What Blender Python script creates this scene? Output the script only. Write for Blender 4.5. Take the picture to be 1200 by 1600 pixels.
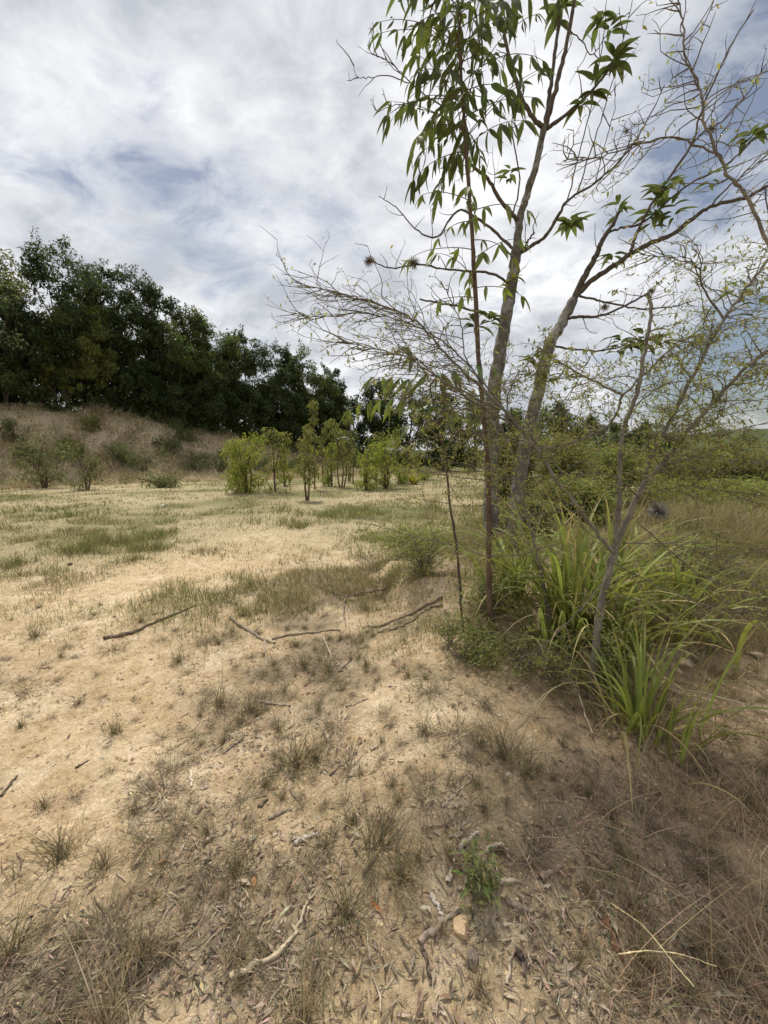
import bpy, math, random
import numpy as np
from mathutils import Vector, Matrix

# ------------------------------------------------------------------ camera, sky, sun, exposure
for o in list(bpy.data.objects):
    bpy.data.objects.remove(o)
SC = bpy.context.scene
COL = SC.collection
FPX, HOR, CAMZ = 620.0, 715.0, 1.55
PITCH = math.atan((800.0 - HOR) / FPX)
cam_d = bpy.data.cameras.new('camera')
cam_d.sensor_fit = 'VERTICAL'
cam_d.sensor_height = 36.0
cam_d.lens = 36.0 * FPX / 1600.0
cam_d.clip_start = 0.02
cam_d.clip_end = 9000.0
cam = bpy.data.objects.new('camera', cam_d)
COL.objects.link(cam)
cam.location = (0, 0, CAMZ)
cam.rotation_euler = (math.pi / 2 - PITCH, 0, 0)
SC.camera = cam

SUN_EL, SUN_AZ = math.radians(65), math.radians(-24)
sun_vec = Vector((math.sin(SUN_AZ) * math.cos(SUN_EL), math.cos(SUN_AZ) * math.cos(SUN_EL), math.sin(SUN_EL)))
sun_d = bpy.data.lights.new('sun', 'SUN')
sun_d.energy = 3.4
sun_d.angle = math.radians(6)
sun_d.color = (1.0, 0.95, 0.86)
sun = bpy.data.objects.new('sun', sun_d)
COL.objects.link(sun)
sun.rotation_euler = sun_vec.to_track_quat('Z', 'Y').to_euler()

SC.view_settings.view_transform = 'Standard'
SC.view_settings.look = 'None'
SC.view_settings.gamma = 1.0
SC.view_settings.exposure = 0.35
SC.view_settings.use_curve_mapping = False
SC.cycles.max_bounces = 6
SC.cycles.transparent_max_bounces = 8
SC.cycles.use_denoising = True


def cam_dir(px, py):
    a, b = (px - 600.0) / FPX, (800.0 - py) / FPX
    c, s = math.cos(PITCH), math.sin(PITCH)
    return np.array([a, c + b * s, -s + b * c])


def build_world():
    w = bpy.data.worlds.new('World')
    SC.world = w
    w.use_nodes = True
    nt = w.node_tree
    nt.nodes.clear()
    N, Lk = nt.nodes.new, nt.links.new

    def math_n(op, a, b=None, c=None):
        n = N('ShaderNodeMath'); n.operation = op
        for i, v in enumerate((a, b, c)):
            if v is None: continue
            if isinstance(v, (int, float)): n.inputs[i].default_value = v
            else: Lk(v, n.inputs[i])
        return n.outputs[0]
    tc = N('ShaderNodeTexCoord')
    sep = N('ShaderNodeSeparateXYZ'); Lk(tc.outputs['Generated'], sep.inputs[0])
    # cloud sheet seen from below: mild flattening towards the horizon
    z = math_n('ADD', math_n('MAXIMUM', sep.outputs[2], -.05), 0.55)
    cx, cy = math_n('DIVIDE', sep.outputs[0], z), math_n('DIVIDE', sep.outputs[1], z)
    comb = N('ShaderNodeCombineXYZ'); Lk(cx, comb.inputs[0]); Lk(cy, comb.inputs[1]); Lk(sep.outputs[2], comb.inputs[2])

    def noise(scale, detail, rough, dist, off, stretch=(1, 1, 1), rot=0):
        m = N('ShaderNodeMapping'); m.inputs['Location'].default_value = off
        m.inputs['Scale'].default_value = stretch
        m.inputs['Rotation'].default_value = (0, 0, rot)
        Lk(comb.outputs[0], m.inputs[0])
        n = N('ShaderNodeTexNoise'); n.inputs['Scale'].default_value = scale
        n.inputs['Detail'].default_value = detail; n.inputs['Roughness'].default_value = rough
        n.inputs['Distortion'].default_value = dist
        Lk(m.outputs[0], n.inputs['Vector'])
        return n.outputs[0]
    n_big = noise(2.0, 10, 0.58, 0.3, (3.1, 1.7, 0.4), (1, 1.2, 1), 0.5)
    n_fine = noise(6.5, 10, 0.60, 0.4, (7.3, 2.2, 5.1), (1, 1.5, 1), 0.6)
    n_tone = noise(3.0, 9, 0.55, 0.35, (1.2, 9.4, 2.0), (1, 1.2, 1), 0.4)
    # thin places in the cloud sheet (broad, where blue shows through)
    thin = None
    for (px, py, k, amp) in [(100, 235, 90, .08), (240, 235, 90, .07), (305, 295, 110, .09), (420, 310, 90, .08), (530, 345, 110, .09), (1165, 180, 26, .24), (1060, 640, 90, .20), (1190, 575, 60, .18), (355, 445, 160, .07), (720, 150, 14, -.08), (300, 60, 10, -.05)]:
        d = cam_dir(px, py); d = d / np.linalg.norm(d)
        vm = N('ShaderNodeVectorMath'); vm.operation = 'DOT_PRODUCT'
        Lk(tc.outputs['Generated'], vm.inputs[0]); vm.inputs[1].default_value = tuple(d)
        g = math_n('EXPONENT', math_n('MULTIPLY', math_n('SUBTRACT', vm.outputs['Value'], 1.0), k * 2.0))
        g = math_n('MULTIPLY', g, amp)
        thin = g if thin is None else math_n('ADD', thin, g)
    fld = math_n('ADD', math_n('MULTIPLY', n_big, 0.38), math_n('MULTIPLY', n_fine, 0.62))
    fld = math_n('ADD', fld, thin)
    gap = N('ShaderNodeValToRGB')
    gap.color_ramp.elements[0].position = 0.52; gap.color_ramp.elements[0].color = (0, 0, 0, 1)
    gap.color_ramp.elements[1].position = 0.70; gap.color_ramp.elements[1].color = (.9, .9, .9, 1)
    Lk(fld, gap.inputs[0])
    tone = N('ShaderNodeValToRGB')
    e = tone.color_ramp.elements
    e[0].position = 0.41; e[0].color = (0.44, 0.462, 0.505, 1)
    e[1].position = 0.57; e[1].color = (0.78, 0.785, 0.80, 1)
    tm = math_n('ADD', math_n('MULTIPLY', n_tone, 0.6), math_n('MULTIPLY', n_fine, 0.4))
    Lk(tm, tone.inputs[0])
    sky = N('ShaderNodeTexSky'); sky.sky_type = 'NISHITA'; sky.sun_disc = False
    sky.sun_elevation = SUN_EL; sky.sun_rotation = SUN_AZ
    sky.air_density = 1.2; sky.dust_density = 1.5; sky.ozone_density = 2.0
    sk = N('ShaderNodeMix'); sk.data_type = 'RGBA'; sk.blend_type = 'MULTIPLY'
    sk.inputs[0].default_value = 1.0
    Lk(sky.outputs[0], sk.inputs[6]); sk.inputs[7].default_value = (0.060, 0.058, 0.058, 1)
    mix = N('ShaderNodeMix'); mix.data_type = 'RGBA'
    Lk(gap.outputs[0], mix.inputs[0]); Lk(tone.outputs[0], mix.inputs[6]); Lk(sk.outputs[2], mix.inputs[7])
    bg = N('ShaderNodeBackground'); bg.inputs[1].default_value = 1.0
    Lk(mix.outputs[2], bg.inputs[0])
    out = N('ShaderNodeOutputWorld'); Lk(bg.outputs[0], out.inputs[0])


build_world()

# ------------------------------------------------------------------ numeric helpers
RNG = np.random.default_rng(7)
random.seed(7)


def _hash(ix, iy, seed):
    h = (ix.astype(np.int64) * 374761393 + iy.astype(np.int64) * 668265263 + seed * 1274126177) & 0xFFFFFFFF
    h = ((h ^ (h >> 13)) * 1274126177) & 0xFFFFFFFF
    h = (h ^ (h >> 16)) & 0xFFFFFFFF
    return h / 4294967295.0


def vnoise(x, y, seed=0):
    x = np.asarray(x, float); y = np.asarray(y, float)
    ix, iy = np.floor(x), np.floor(y)
    fx, fy = x - ix, y - iy
    fx = fx * fx * (3 - 2 * fx); fy = fy * fy * (3 - 2 * fy)
    a, b = _hash(ix, iy, seed), _hash(ix + 1, iy, seed)
    c, d = _hash(ix, iy + 1, seed), _hash(ix + 1, iy + 1, seed)
    return (a * (1 - fx) + b * fx) * (1 - fy) + (c * (1 - fx) + d * fx) * fy


def fbm(x, y, seed=0, octs=4):
    s, a, t = 0.0, 1.0, 0.0
    for k in range(octs):
        s = s + a * vnoise(np.asarray(x) * 2 ** k + 13.7 * k, np.asarray(y) * 2 ** k - 7.3 * k, seed + k)
        t += a; a *= 0.5
    return s / t


def sstep(a, b, v):
    t = np.clip((v - a) / (b - a), 0, 1)
    return t * t * (3 - 2 * t)


def bank_uv(x, y):
    return (0.768 * (x + 22.59) + 0.641 * (y - 18.31)), (-0.641 * x + 0.768 * y - 28.6)


def H(x, y):
    x = np.asarray(x, float); y = np.asarray(y, float)
    r = np.hypot(x, y)
    near = np.exp(-(r / 9.0) ** 2)
    z = 0.22 * (fbm(x * .12, y * .12, 3, 3) - .5) * sstep(3, 14, r)
    z = z + 0.16 * (fbm(x * .8, y * .8, 11, 3) - .5) * (0.35 + near)
    z = z + 0.055 * (fbm(x * 3.4, y * 3.4, 21, 4) - .5) * near
    z = z + 0.034 * (fbm(x * 13, y * 13, 31, 3) - .5) * near
    # eroded hummock on which the trees stand
    dx, dy = (x - 1.55), (y - 4.3)
    m = np.exp(-((dx * .8 + dy * .35) / 1.5) ** 2 - ((dy * .8 - dx * .2) / 1.6) ** 2)
    scarp = sstep(0.34, 0.56, m + 0.22 * (fbm(x * 2.2, y * 2.2, 5, 3) - .5))
    z = z + 0.24 * scarp + 0.08 * m
    rx = x - (.25 + .10 * (y - 1.2)) - .35 * (fbm(x * .9, y * .9, 7, 2) - .5)
    z = z + .17 * np.exp(-(rx / np.where(rx < 0, .55, .8)) ** 2) * sstep(.4, 1.6, y) * (1 - sstep(3.2, 4.6, y))
    # right-hand foreground swells up a little
    z = z + 0.10 * sstep(0.6, 2.2, x) * np.exp(-((y - 2.0) / 1.8) ** 2)
    # bank along the back left
    u, s = bank_uv(x, y)
    hb = 4.0 * (1 - sstep(8, 34, u)) + 0.7
    hb = hb * (1 - sstep(55, 90, u))
    wob = 1.6 * (fbm(x * .2, y * .2, 41, 3) - .5)
    z = z + hb * sstep(-0.5, 7.5, s + wob) * (0.92 + 0.16 * fbm(x * .5, y * .5, 43, 3))
    # far rising ground and hills
    z = z + 7.0 * sstep(60, 400, y) * (0.4 + fbm(x * .004, y * .004, 47, 3))
    z = z + 26.0 * np.exp(-((x - 420) / 190.0) ** 2 - ((y - 420) / 130.0) ** 2)
    z = z + 60.0 * sstep(900, 2600, r) * fbm(x * .001, y * .001, 48, 4)
    return z


def P(px, py, d):
    v = cam_dir(px, py)
    return np.array([0, 0, CAMZ]) + v * (d / v[1])


_TS = 0.3 * 1.02 ** np.arange(385)


def G(px, py):
    """where the sight line through a photograph pixel meets the ground"""
    v = cam_dir(px, py)
    ts = _TS
    if v[2] < -.12:                      # near ground: search a narrow span
        ts = np.linspace((CAMZ - .7) / -v[2], (CAMZ + .35) / -v[2], 48)
    for k in range(3):
        below = CAMZ + v[2] * ts < H(v[0] * ts, v[1] * ts)
        i = int(np.argmax(below))
        if not below[i]:
            return np.array([0, 0, CAMZ]) + v * 300
        ts = np.linspace(ts[max(0, i - 1)], ts[i], 14)
    x, y = v[0] * ts[-1], v[1] * ts[-1]
    return np.array([x, y, float(H(x, y))])


def project(x, y, z):
    c, s = math.cos(PITCH), math.sin(PITCH)
    zc = z - CAMZ
    dep = y * c - zc * s
    up = y * s + zc * c
    dep = np.maximum(dep, 1e-3)
    return 600 + FPX * x / dep, 800 - FPX * up / dep


GRASS_CTRL = np.array([
    (60, 1150, .05), (150, 1250, .06), (100, 950, .16), (250, 900, .15), (350, 880, .2), (200, 1080, .1), (30, 1350, .12), (180, 1380, .2),
    (250, 1585, .15), (560, 1580, .2), (600, 1150, .35), (80, 1050, .45), (40, 1280, .05), (250, 1200, .1),
    (150, 1480, .75), (280, 1500, .95), (60, 1530, .8), (340, 1210, .85), (430, 1100, .8), (330, 1000, .55), (500, 1000, .75), (280, 1330, .7),
    (460, 1480, .75), (540, 1440, .55), (650, 1230, .5), (900, 1330, .95), (1000, 1500, .95), (1150, 1300, 1), (1100, 1100, 1), (1180, 950, 1),
    (950, 1250, .7), (780, 1150, .3), (720, 1060, .3), (600, 1380, .4), (740, 1360, .45), (600, 900, .8), (550, 860, .7), (680, 1500, .3),
    (400, 1350, .4), (420, 1240, .3), (700, 1180, .3), (200, 980, .3), (850, 1500, .8), (1180, 1560, 1),
    (100, 860, .8), (200, 840, 1), (330, 830, .9), (450, 830, .5), (100, 790, .5), (300, 780, .4), (500, 780, .6), (650, 780, .95), (700, 850, 1),
    (420, 865, .25), (20, 810, .8), (250, 800, .4), (560, 815, .5), (600, 760, .8), (400, 770, .6), (150, 765, .6), (900, 830, .9), (1150, 830, 1)])


def dens(px, py):
    px = np.asarray(px, float); py = np.asarray(py, float)
    c = GRASS_CTRL
    sy = np.where(c[:, 1] < 900, 26.0, 62.0)
    sx = np.where(c[:, 1] < 900, 85.0, 75.0)
    d2 = ((px[..., None] - c[:, 0]) / sx) ** 2 + ((py[..., None] - c[:, 1]) / sy) ** 2
    w = np.exp(-np.minimum(d2, 60) * 0.5) + 1e-9 / (1 + d2)
    return (w * c[:, 2]).sum(-1) / w.sum(-1)


# ------------------------------------------------------------------ mesh helpers
def make_mesh(name, V, F, col=None, smooth=False):
    """F: list of int arrays (n,3) / (n,4)."""
    V = np.asarray(V, np.float32)
    F = [np.asarray(f, np.int32) for f in (F if isinstance(F, (list, tuple)) else [F]) if len(f)]
    me = bpy.data.meshes.new(name)
    me.vertices.add(len(V)); me.vertices.foreach_set('co', V.ravel())
    nl = sum(f.size for f in F); npoly = sum(len(f) for f in F)
    me.loops.add(nl); me.polygons.add(npoly)
    me.loops.foreach_set('vertex_index', np.concatenate([f.ravel() for f in F]))
    tot = np.concatenate([np.full(len(f), f.shape[1], np.int32) for f in F])
    start = np.concatenate([[0], np.cumsum(tot)[:-1]]).astype(np.int32)
    me.polygons.foreach_set('loop_start', start)
    me.polygons.foreach_set('use_smooth', np.full(npoly, smooth))
    me.update(calc_edges=True)
    if col is not None:
        ca = me.color_attributes.new('Col', 'FLOAT_COLOR', 'POINT')
        c4 = np.ones((len(V), 4), np.float32); c4[:, :3] = col
        ca.data.foreach_set('color', c4.ravel())
    return me


def obj(name, me, mat=None, parent=None, **props):
    o = bpy.data.objects.new(name, me)
    COL.objects.link(o)
    if mat is not None and me is not None and not me.materials:
        me.materials.append(mat)
    if parent is not None: o.parent = parent
    for k, v in props.items(): o[k] = v
    return o


def thing(name, loc, label, cat, group=None):
    o = bpy.data.objects.new(name, None)
    o.empty_display_size = .1
    COL.objects.link(o)
    o.location = tuple(float(v) for v in loc)
    o['label'] = label; o['category'] = cat
    if group: o['group'] = group
    return o


def smooth_path(pts, n_per=5, jitter=0.0, rng=RNG):
    pts = np.asarray(pts, float)
    if len(pts) < 3: 
        t = np.linspace(0, 1, n_per + 1)[:, None]
        out = pts[0] * (1 - t) + pts[1] * t
    else:
        q = np.vstack([2 * pts[0] - pts[1], pts, 2 * pts[-1] - pts[-2]])
        seg = []
        for i in range(1, len(q) - 2):
            t = np.linspace(0, 1, n_per, endpoint=False)[:, None]
            a, b, c, d = q[i - 1], q[i], q[i + 1], q[i + 2]
            seg.append(.5 * ((2 * b) + (c - a) * t + (2 * a - 5 * b + 4 * c - d) * t ** 2 + (3 * b - a - 3 * c + d) * t ** 3))
        seg.append(pts[-1:])
        out = np.vstack(seg)
    if jitter:
        j = rng.normal(0, jitter, out.shape); j[0] = 0
        out = out + j
    return out


class Tubes:
    def __init__(self): self.V, self.F, self.C, self.n = [], [], [], 0

    def add(self, pts, radii, sides=6, col=None, cap=True):
        pts = np.asarray(pts, float); m = len(pts)
        radii = np.broadcast_to(np.asarray(radii, float), (m,))
        T = np.empty_like(pts)
        T[1:-1] = pts[2:] - pts[:-2]; T[0] = pts[1] - pts[0]; T[-1] = pts[-1] - pts[-2]
        T /= np.linalg.norm(T, axis=1)[:, None] + 1e-12
        ref = np.array([0.31, 0.93, 0.17]) if abs(T[0, 1]) < .8 else np.array([0.95, 0.1, 0.3])
        A = np.cross(T, ref); A /= np.linalg.norm(A, axis=1)[:, None] + 1e-12
        B = np.cross(T, A)
        th = np.arange(sides) * 2 * math.pi / sides
        ring = pts[:, None] + radii[:, None, None] * (np.cos(th)[None, :, None] * A[:, None] + np.sin(th)[None, :, None] * B[:, None])
        V = ring.reshape(-1, 3)
        i = np.arange(m - 1)[:, None] * sides; j = np.arange(sides)[None]
        jn = (j + 1) % sides
        F = np.stack([i + j, i + jn, i + sides + jn, i + sides + j], -1).reshape(-1, 4)
        self.V.append(V); self.F.append(F + self.n)
        if col is not None: self.C.append(np.broadcast_to(np.asarray(col, float), (len(V), 3)))
        self.n += len(V)

    def mesh(self, name, smooth=True, off=None):
        V = np.vstack(self.V)
        if off is not None: V = V - np.asarray(off)
        return make_mesh(name, V, [np.vstack(self.F)], np.vstack(self.C) if self.C else None, smooth)


def unit(v):
    v = np.asarray(v, float)
    return v / (np.linalg.norm(v, axis=-1, keepdims=True) + 1e-12)


def rand_unit(n, rng=RNG):
    return unit(rng.normal(size=(n, 3)))


def kites(Pb, D, Nn, L, W, droop=0.12):
    """leaf-shaped quads -> V (4n,3), F (n,4)"""
    n = len(Pb)
    L = np.broadcast_to(L, (n,))[:, None]; W = np.broadcast_to(W, (n,))[:, None]
    S = unit(np.cross(D, Nn)); N2 = np.cross(S, D)
    mid = Pb + D * L * .42
    tip = Pb + D * L + np.array([0, 0, -1.0]) * L * droop
    V = np.stack([Pb, mid + S * W * .5 + N2 * W * .12, tip, mid - S * W * .5 + N2 * W * .12], 1).reshape(-1, 3)
    F = np.arange(4 * n).reshape(-1, 4)
    return V, F


def strips(Pb, az, L, W, lean, curve, segs=3, tw=None, rng=RNG):
    """grass blades -> V, F ; every blade an arching, tapering strip"""
    n = len(Pb)
    t = np.linspace(0, 1, segs + 1)
    hx, hy = np.cos(az), np.sin(az)
    hor = (lean[:, None] * t + curve[:, None] * t ** 2) * L[:, None]
    ver = L[:, None] * (t - 0.45 * np.clip(curve, 0, 1.6)[:, None] * t ** 2.2 - 0.25 * lean[:, None] ** 2 * t)
    C = np.empty((n, segs + 1, 3))
    C[..., 0] = Pb[:, 0:1] + hx[:, None] * hor
    C[..., 1] = Pb[:, 1:2] + hy[:, None] * hor
    C[..., 2] = Pb[:, 2:3] + ver
    sa = az + math.pi / 2 + (rng.normal(0, .7, n) if tw is None else tw)
    wprof = np.array([0.75] + [1.0 - 0.9 * (k / segs) ** 1.6 for k in range(1, segs + 1)])
    off = W[:, None] * .5 * wprof
    S = np.zeros((n, segs + 1, 3))
    S[..., 0] = np.cos(sa)[:, None] * off; S[..., 1] = np.sin(sa)[:, None] * off
    V = np.stack([C - S, C + S], 2).reshape(n, -1, 3)
    base = np.arange(n)[:, None, None] * (2 * (segs + 1))
    k = np.arange(segs)[None, :, None] * 2
    F = (base + k + np.array([0, 1, 3, 2])[None, None]).reshape(-1, 4)
    return V.reshape(-1, 3), F


def palette(n, cols, var=.12, rng=RNG):
    cols = np.asarray(cols, float)
    c = cols[rng.integers(0, len(cols), n)]
    return c * (1 + rng.normal(0, var, (n, 1))) * (1 + rng.normal(0, var * .35, (n, 3)))


# ------------------------------------------------------------------ materials
def new_mat(name):
    m = bpy.data.materials.new(name); m.use_nodes = True
    nt = m.node_tree; nt.nodes.clear()
    return m, nt.nodes.new, nt.links.new


def mat_leaf(name, col=None, trans=.35, rough=.5, spec=.35, noise=None, tip=None):
    """leaf: vertex colour (or col) on both faces, light passes through"""
    m, N, Lk = new_mat(name)
    out = N('ShaderNodeOutputMaterial'); p = N('ShaderNodeBsdfPrincipled'); t = N('ShaderNodeBsdfTranslucent'); mx = N('ShaderNodeMixShader')
    if col is None:
        a = N('ShaderNodeVertexColor'); a.layer_name = 'Col'; src = a.outputs[0]
    else:
        rgb = N('ShaderNodeRGB'); rgb.outputs[0].default_value = (*col, 1); src = rgb.outputs[0]
    if noise:
        tc = N('ShaderNodeTexCoord'); nz = N('ShaderNodeTexNoise'); nz.inputs['Scale'].default_value = noise; nz.inputs['Detail'].default_value = 4
        Lk(tc.outputs['Object'], nz.inputs['Vector'])
        oi = N('ShaderNodeObjectInfo')
        r1 = N('ShaderNodeMapRange'); r1.inputs[3].default_value = .6; r1.inputs[4].default_value = 1.45
        Lk(nz.outputs[0], r1.inputs[0])
        r2 = N('ShaderNodeMapRange'); r2.inputs[3].default_value = .72; r2.inputs[4].default_value = 1.3
        Lk(oi.outputs['Random'], r2.inputs[0])
        mm = N('ShaderNodeMath'); mm.operation = 'MULTIPLY'; Lk(r1.outputs[0], mm.inputs[0]); Lk(r2.outputs[0], mm.inputs[1])
        hs = N('ShaderNodeHueSaturation'); Lk(src, hs.inputs['Color']); Lk(mm.outputs[0], hs.inputs['Value'])
        r3 = N('ShaderNodeMapRange'); r3.inputs[3].default_value = .482; r3.inputs[4].default_value = .512
        Lk(oi.outputs['Random'], r3.inputs[0]); Lk(r3.outputs[0], hs.inputs['Hue'])
        src = hs.outputs[0]
    if tip:
        ln = N('ShaderNodeVectorMath'); ln.operation = 'LENGTH'; Lk(tc.outputs['Object'], ln.inputs[0])
        ad = N('ShaderNodeMath'); ad.operation = 'MULTIPLY_ADD'; Lk(nz.outputs[0], ad.inputs[0]); ad.inputs[1].default_value = .55; Lk(ln.outputs['Value'], ad.inputs[2])
        rr = N('ShaderNodeMapRange'); rr.inputs[1].default_value = .95; rr.inputs[2].default_value = 1.2; Lk(ad.outputs[0], rr.inputs[0])
        mt = N('ShaderNodeMix'); mt.data_type = 'RGBA'; Lk(rr.outputs[0], mt.inputs[0]); Lk(src, mt.inputs[6]); mt.inputs[7].default_value = (*tip, 1)
        src = mt.outputs[2]
    Lk(src, p.inputs['Base Color'])
    p.inputs['Roughness'].default_value = rough
    p.inputs['Specular IOR Level'].default_value = spec
    br = N('ShaderNodeHueSaturation'); br.inputs['Value'].default_value = 1.3; br.inputs['Saturation'].default_value = 1.1; br.inputs['Hue'].default_value = .492
    Lk(src, br.inputs['Color']); Lk(br.outputs[0], t.inputs[0])
    mx.inputs[0].default_value = trans
    Lk(p.outputs[0], mx.inputs[1]); Lk(t.outputs[0], mx.inputs[2]); Lk(mx.outputs[0], out.inputs[0])
    return m


def mat_bark(name, c1, c2, scale=12, bump=.5, dist=.01, stretch=.35, lichen=None):
    m, N, Lk = new_mat(name)
    out = N('ShaderNodeOutputMaterial'); p = N('ShaderNodeBsdfPrincipled')
    tc = N('ShaderNodeTexCoord'); mp = N('ShaderNodeMapping'); mp.inputs['Scale'].default_value = (1, 1, stretch)
    Lk(tc.outputs['Object'], mp.inputs[0])
    nz = N('ShaderNodeTexNoise'); nz.inputs['Scale'].default_value = scale; nz.inputs['Detail'].default_value = 8; nz.inputs['Roughness'].default_value = .65
    Lk(mp.outputs[0], nz.inputs['Vector'])
    rp = N('ShaderNodeValToRGB'); rp.color_ramp.elements[0].position = .35; rp.color_ramp.elements[1].position = .66
    rp.color_ramp.elements[0].color = (*c1, 1); rp.color_ramp.elements[1].color = (*c2, 1)
    Lk(nz.outputs[0], rp.inputs[0]); src = rp.outputs[0]
    if lichen:
        n2 = N('ShaderNodeTexNoise'); n2.inputs['Scale'].default_value = scale * .5; n2.inputs['Detail'].default_value = 6; Lk(tc.outputs['Object'], n2.inputs['Vector'])
        r2 = N('ShaderNodeValToRGB'); r2.color_ramp.elements[0].position = .52; r2.color_ramp.elements[1].position = .6
        Lk(n2.outputs[0], r2.inputs[0])
        mx = N('ShaderNodeMix'); mx.data_type = 'RGBA'; Lk(r2.outputs[0], mx.inputs[0]); Lk(src, mx.inputs[6]); mx.inputs[7].default_value = (*lichen, 1)
        src = mx.outputs[2]
    Lk(src, p.inputs['Base Color']); p.inputs['Roughness'].default_value = .9; p.inputs['Specular IOR Level'].default_value = .2
    b = N('ShaderNodeBump'); b.inputs['Strength'].default_value = bump; b.inputs['Distance'].default_value = dist
    Lk(nz.outputs[0], b.inputs['Height']); Lk(b.outputs[0], p.inputs['Normal'])
    Lk(p.outputs[0], out.inputs[0])
    return m


def mat_ground():
    m, N, Lk = new_mat('soil')
    out = N('ShaderNodeOutputMaterial'); p = N('ShaderNodeBsdfPrincipled')
    a = N('ShaderNodeVertexColor'); a.layer_name = 'Col'
    tc = N('ShaderNodeTexCoord')

    def nz(scale, det, rough=.6):
        n = N('ShaderNodeTexNoise'); n.inputs['Scale'].default_value = scale; n.inputs['Detail'].default_value = det; n.inputs['Roughness'].default_value = rough
        Lk(tc.outputs['Object'], n.inputs['Vector']); return n.outputs[0]

    def rng(v, lo, hi, a0=.3, a1=.7):
        r = N('ShaderNodeMapRange'); r.inputs[1].default_value = a0; r.inputs[2].default_value = a1; r.inputs[3].default_value = lo; r.inputs[4].default_value = hi
        Lk(v, r.inputs[0]); return r.outputs[0]

    def mul(x, y):
        n = N('ShaderNodeMath'); n.operation = 'MULTIPLY'; Lk(x, n.inputs[0]); Lk(y, n.inputs[1]); return n.outputs[0]
    grit, mid, fine = nz(85, 6, .75), nz(9, 7, .65), nz(320, 4, .7)
    clod = nz(34, 5, .7)
    v = mul(mul(mul(rng(grit, .66, 1.34), rng(mid, .74, 1.2)), rng(fine, .82, 1.18)), rng(clod, .78, 1.22))
    hs = N('ShaderNodeHueSaturation'); Lk(a.outputs[0], hs.inputs['Color']); Lk(v, hs.inputs['Value'])
    Lk(rng(mid, 1.15, .9), hs.inputs['Saturation'])
    Lk(hs.outputs[0], p.inputs['Base Color'])
    p.inputs['Roughness'].default_value = .95; p.inputs['Specular IOR Level'].default_value = .12
    b1 = N('ShaderNodeBump'); b1.inputs['Strength'].default_value = .8; b1.inputs['Distance'].default_value = .010; Lk(grit, b1.inputs['Height'])
    b0 = N('ShaderNodeBump'); b0.inputs['Strength'].default_value = .8; b0.inputs['Distance'].default_value = .022; Lk(clod, b0.inputs['Height']); Lk(b0.outputs[0], b1.inputs['Normal'])
    b2 = N('ShaderNodeBump'); b2.inputs['Strength'].default_value = .7; b2.inputs['Distance'].default_value = .004; Lk(fine, b2.inputs['Height']); Lk(b1.outputs[0], b2.inputs['Normal'])
    Lk(b2.outputs[0], p.inputs['Normal']); Lk(p.outputs[0], out.inputs[0])
    return m


def mat_vcol(name, rough=.9, spec=.15, scale=60, var=.35):
    m, N, Lk = new_mat(name)
    out = N('ShaderNodeOutputMaterial'); p = N('ShaderNodeBsdfPrincipled')
    a = N('ShaderNodeVertexColor'); a.layer_name = 'Col'
    tc = N('ShaderNodeTexCoord'); n = N('ShaderNodeTexNoise'); n.inputs['Scale'].default_value = scale; n.inputs['Detail'].default_value = 5
    Lk(tc.outputs['Object'], n.inputs['Vector'])
    r = N('ShaderNodeMapRange'); r.inputs[1].default_value = .3; r.inputs[2].default_value = .7; r.inputs[3].default_value = 1 - var; r.inputs[4].default_value = 1 + var
    Lk(n.outputs[0], r.inputs[0])
    hs = N('ShaderNodeHueSaturation'); Lk(a.outputs[0], hs.inputs['Color']); Lk(r.outputs[0], hs.inputs['Value'])
    Lk(hs.outputs[0], p.inputs['Base Color']); p.inputs['Roughness'].default_value = rough; p.inputs['Specular IOR Level'].default_value = spec
    Lk(p.outputs[0], out.inputs[0])
    return m


M_GROUND = mat_ground()
M_LEAFV = mat_leaf('foliage_leaf', None, .42, .55, .25)
M_DRY = mat_leaf('dry_grass_blade', None, .22, .8, .1)
M_LEAFLET = mat_leaf('sapling_leaflet', (.085, .115, .030), .48, .42, .4, noise=9)
M_LEAFLET2 = mat_leaf('young_leaflet', (.13, .165, .034), .42, .45, .4, noise=9)
M_ROSETTE = mat_leaf('rosette_leaf', (.085, .11, .034), .40, .42, .4, noise=9)
M_ROSETTE_Y = mat_leaf('yellow_green_leaf', (.16, .18, .04), .35, .5, .3, noise=9)
M_BLADE = mat_leaf('broad_grass_blade', (.20, .235, .06), .42, .5, .3, noise=3, tip=(.34, .27, .12))
M_BLADE_DEAD = mat_leaf('withered_blade', (.33, .27, .13), .25, .7, .15, noise=5)
M_BARK_GREY = mat_bark('grey_bark', (.070, .060, .050), (.185, .168, .145), 16, .8, .012, .5, (.25, .24, .215))
M_BARK_BR = mat_bark('brown_stem_bark', (.070, .045, .032), (.17, .115, .08), 30, .6, .006)
M_BARK_TH = mat_bark('thorn_tree_bark', (.11, .098, .078), (.27, .245, .20), 30, .7, .006)
M_TWIG = mat_bark('twig_bark', (.050, .039, .030), (.13, .105, .08), 40, .4, .003)
M_TWIG_PALE = mat_bark('pale_twig_bark', (.085, .072, .055), (.22, .19, .15), 40, .4, .003)
M_BARK_FAR = mat_bark('far_tree_bark', (.06, .048, .038), (.15, .125, .10), 6, .5, .02)  # dark brown bark of the background trees
M_STICK = mat_vcol('weathered_wood', .92, .1, 55, .4)
M_STONE = mat_vcol('stone', .9, .2, 30, .3)
M_LITTER = mat_vcol('dead_leaf', .85, .2, 35, .3)
M_MOSS = mat_vcol('fibre', .95, .1, 80, .3)

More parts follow.
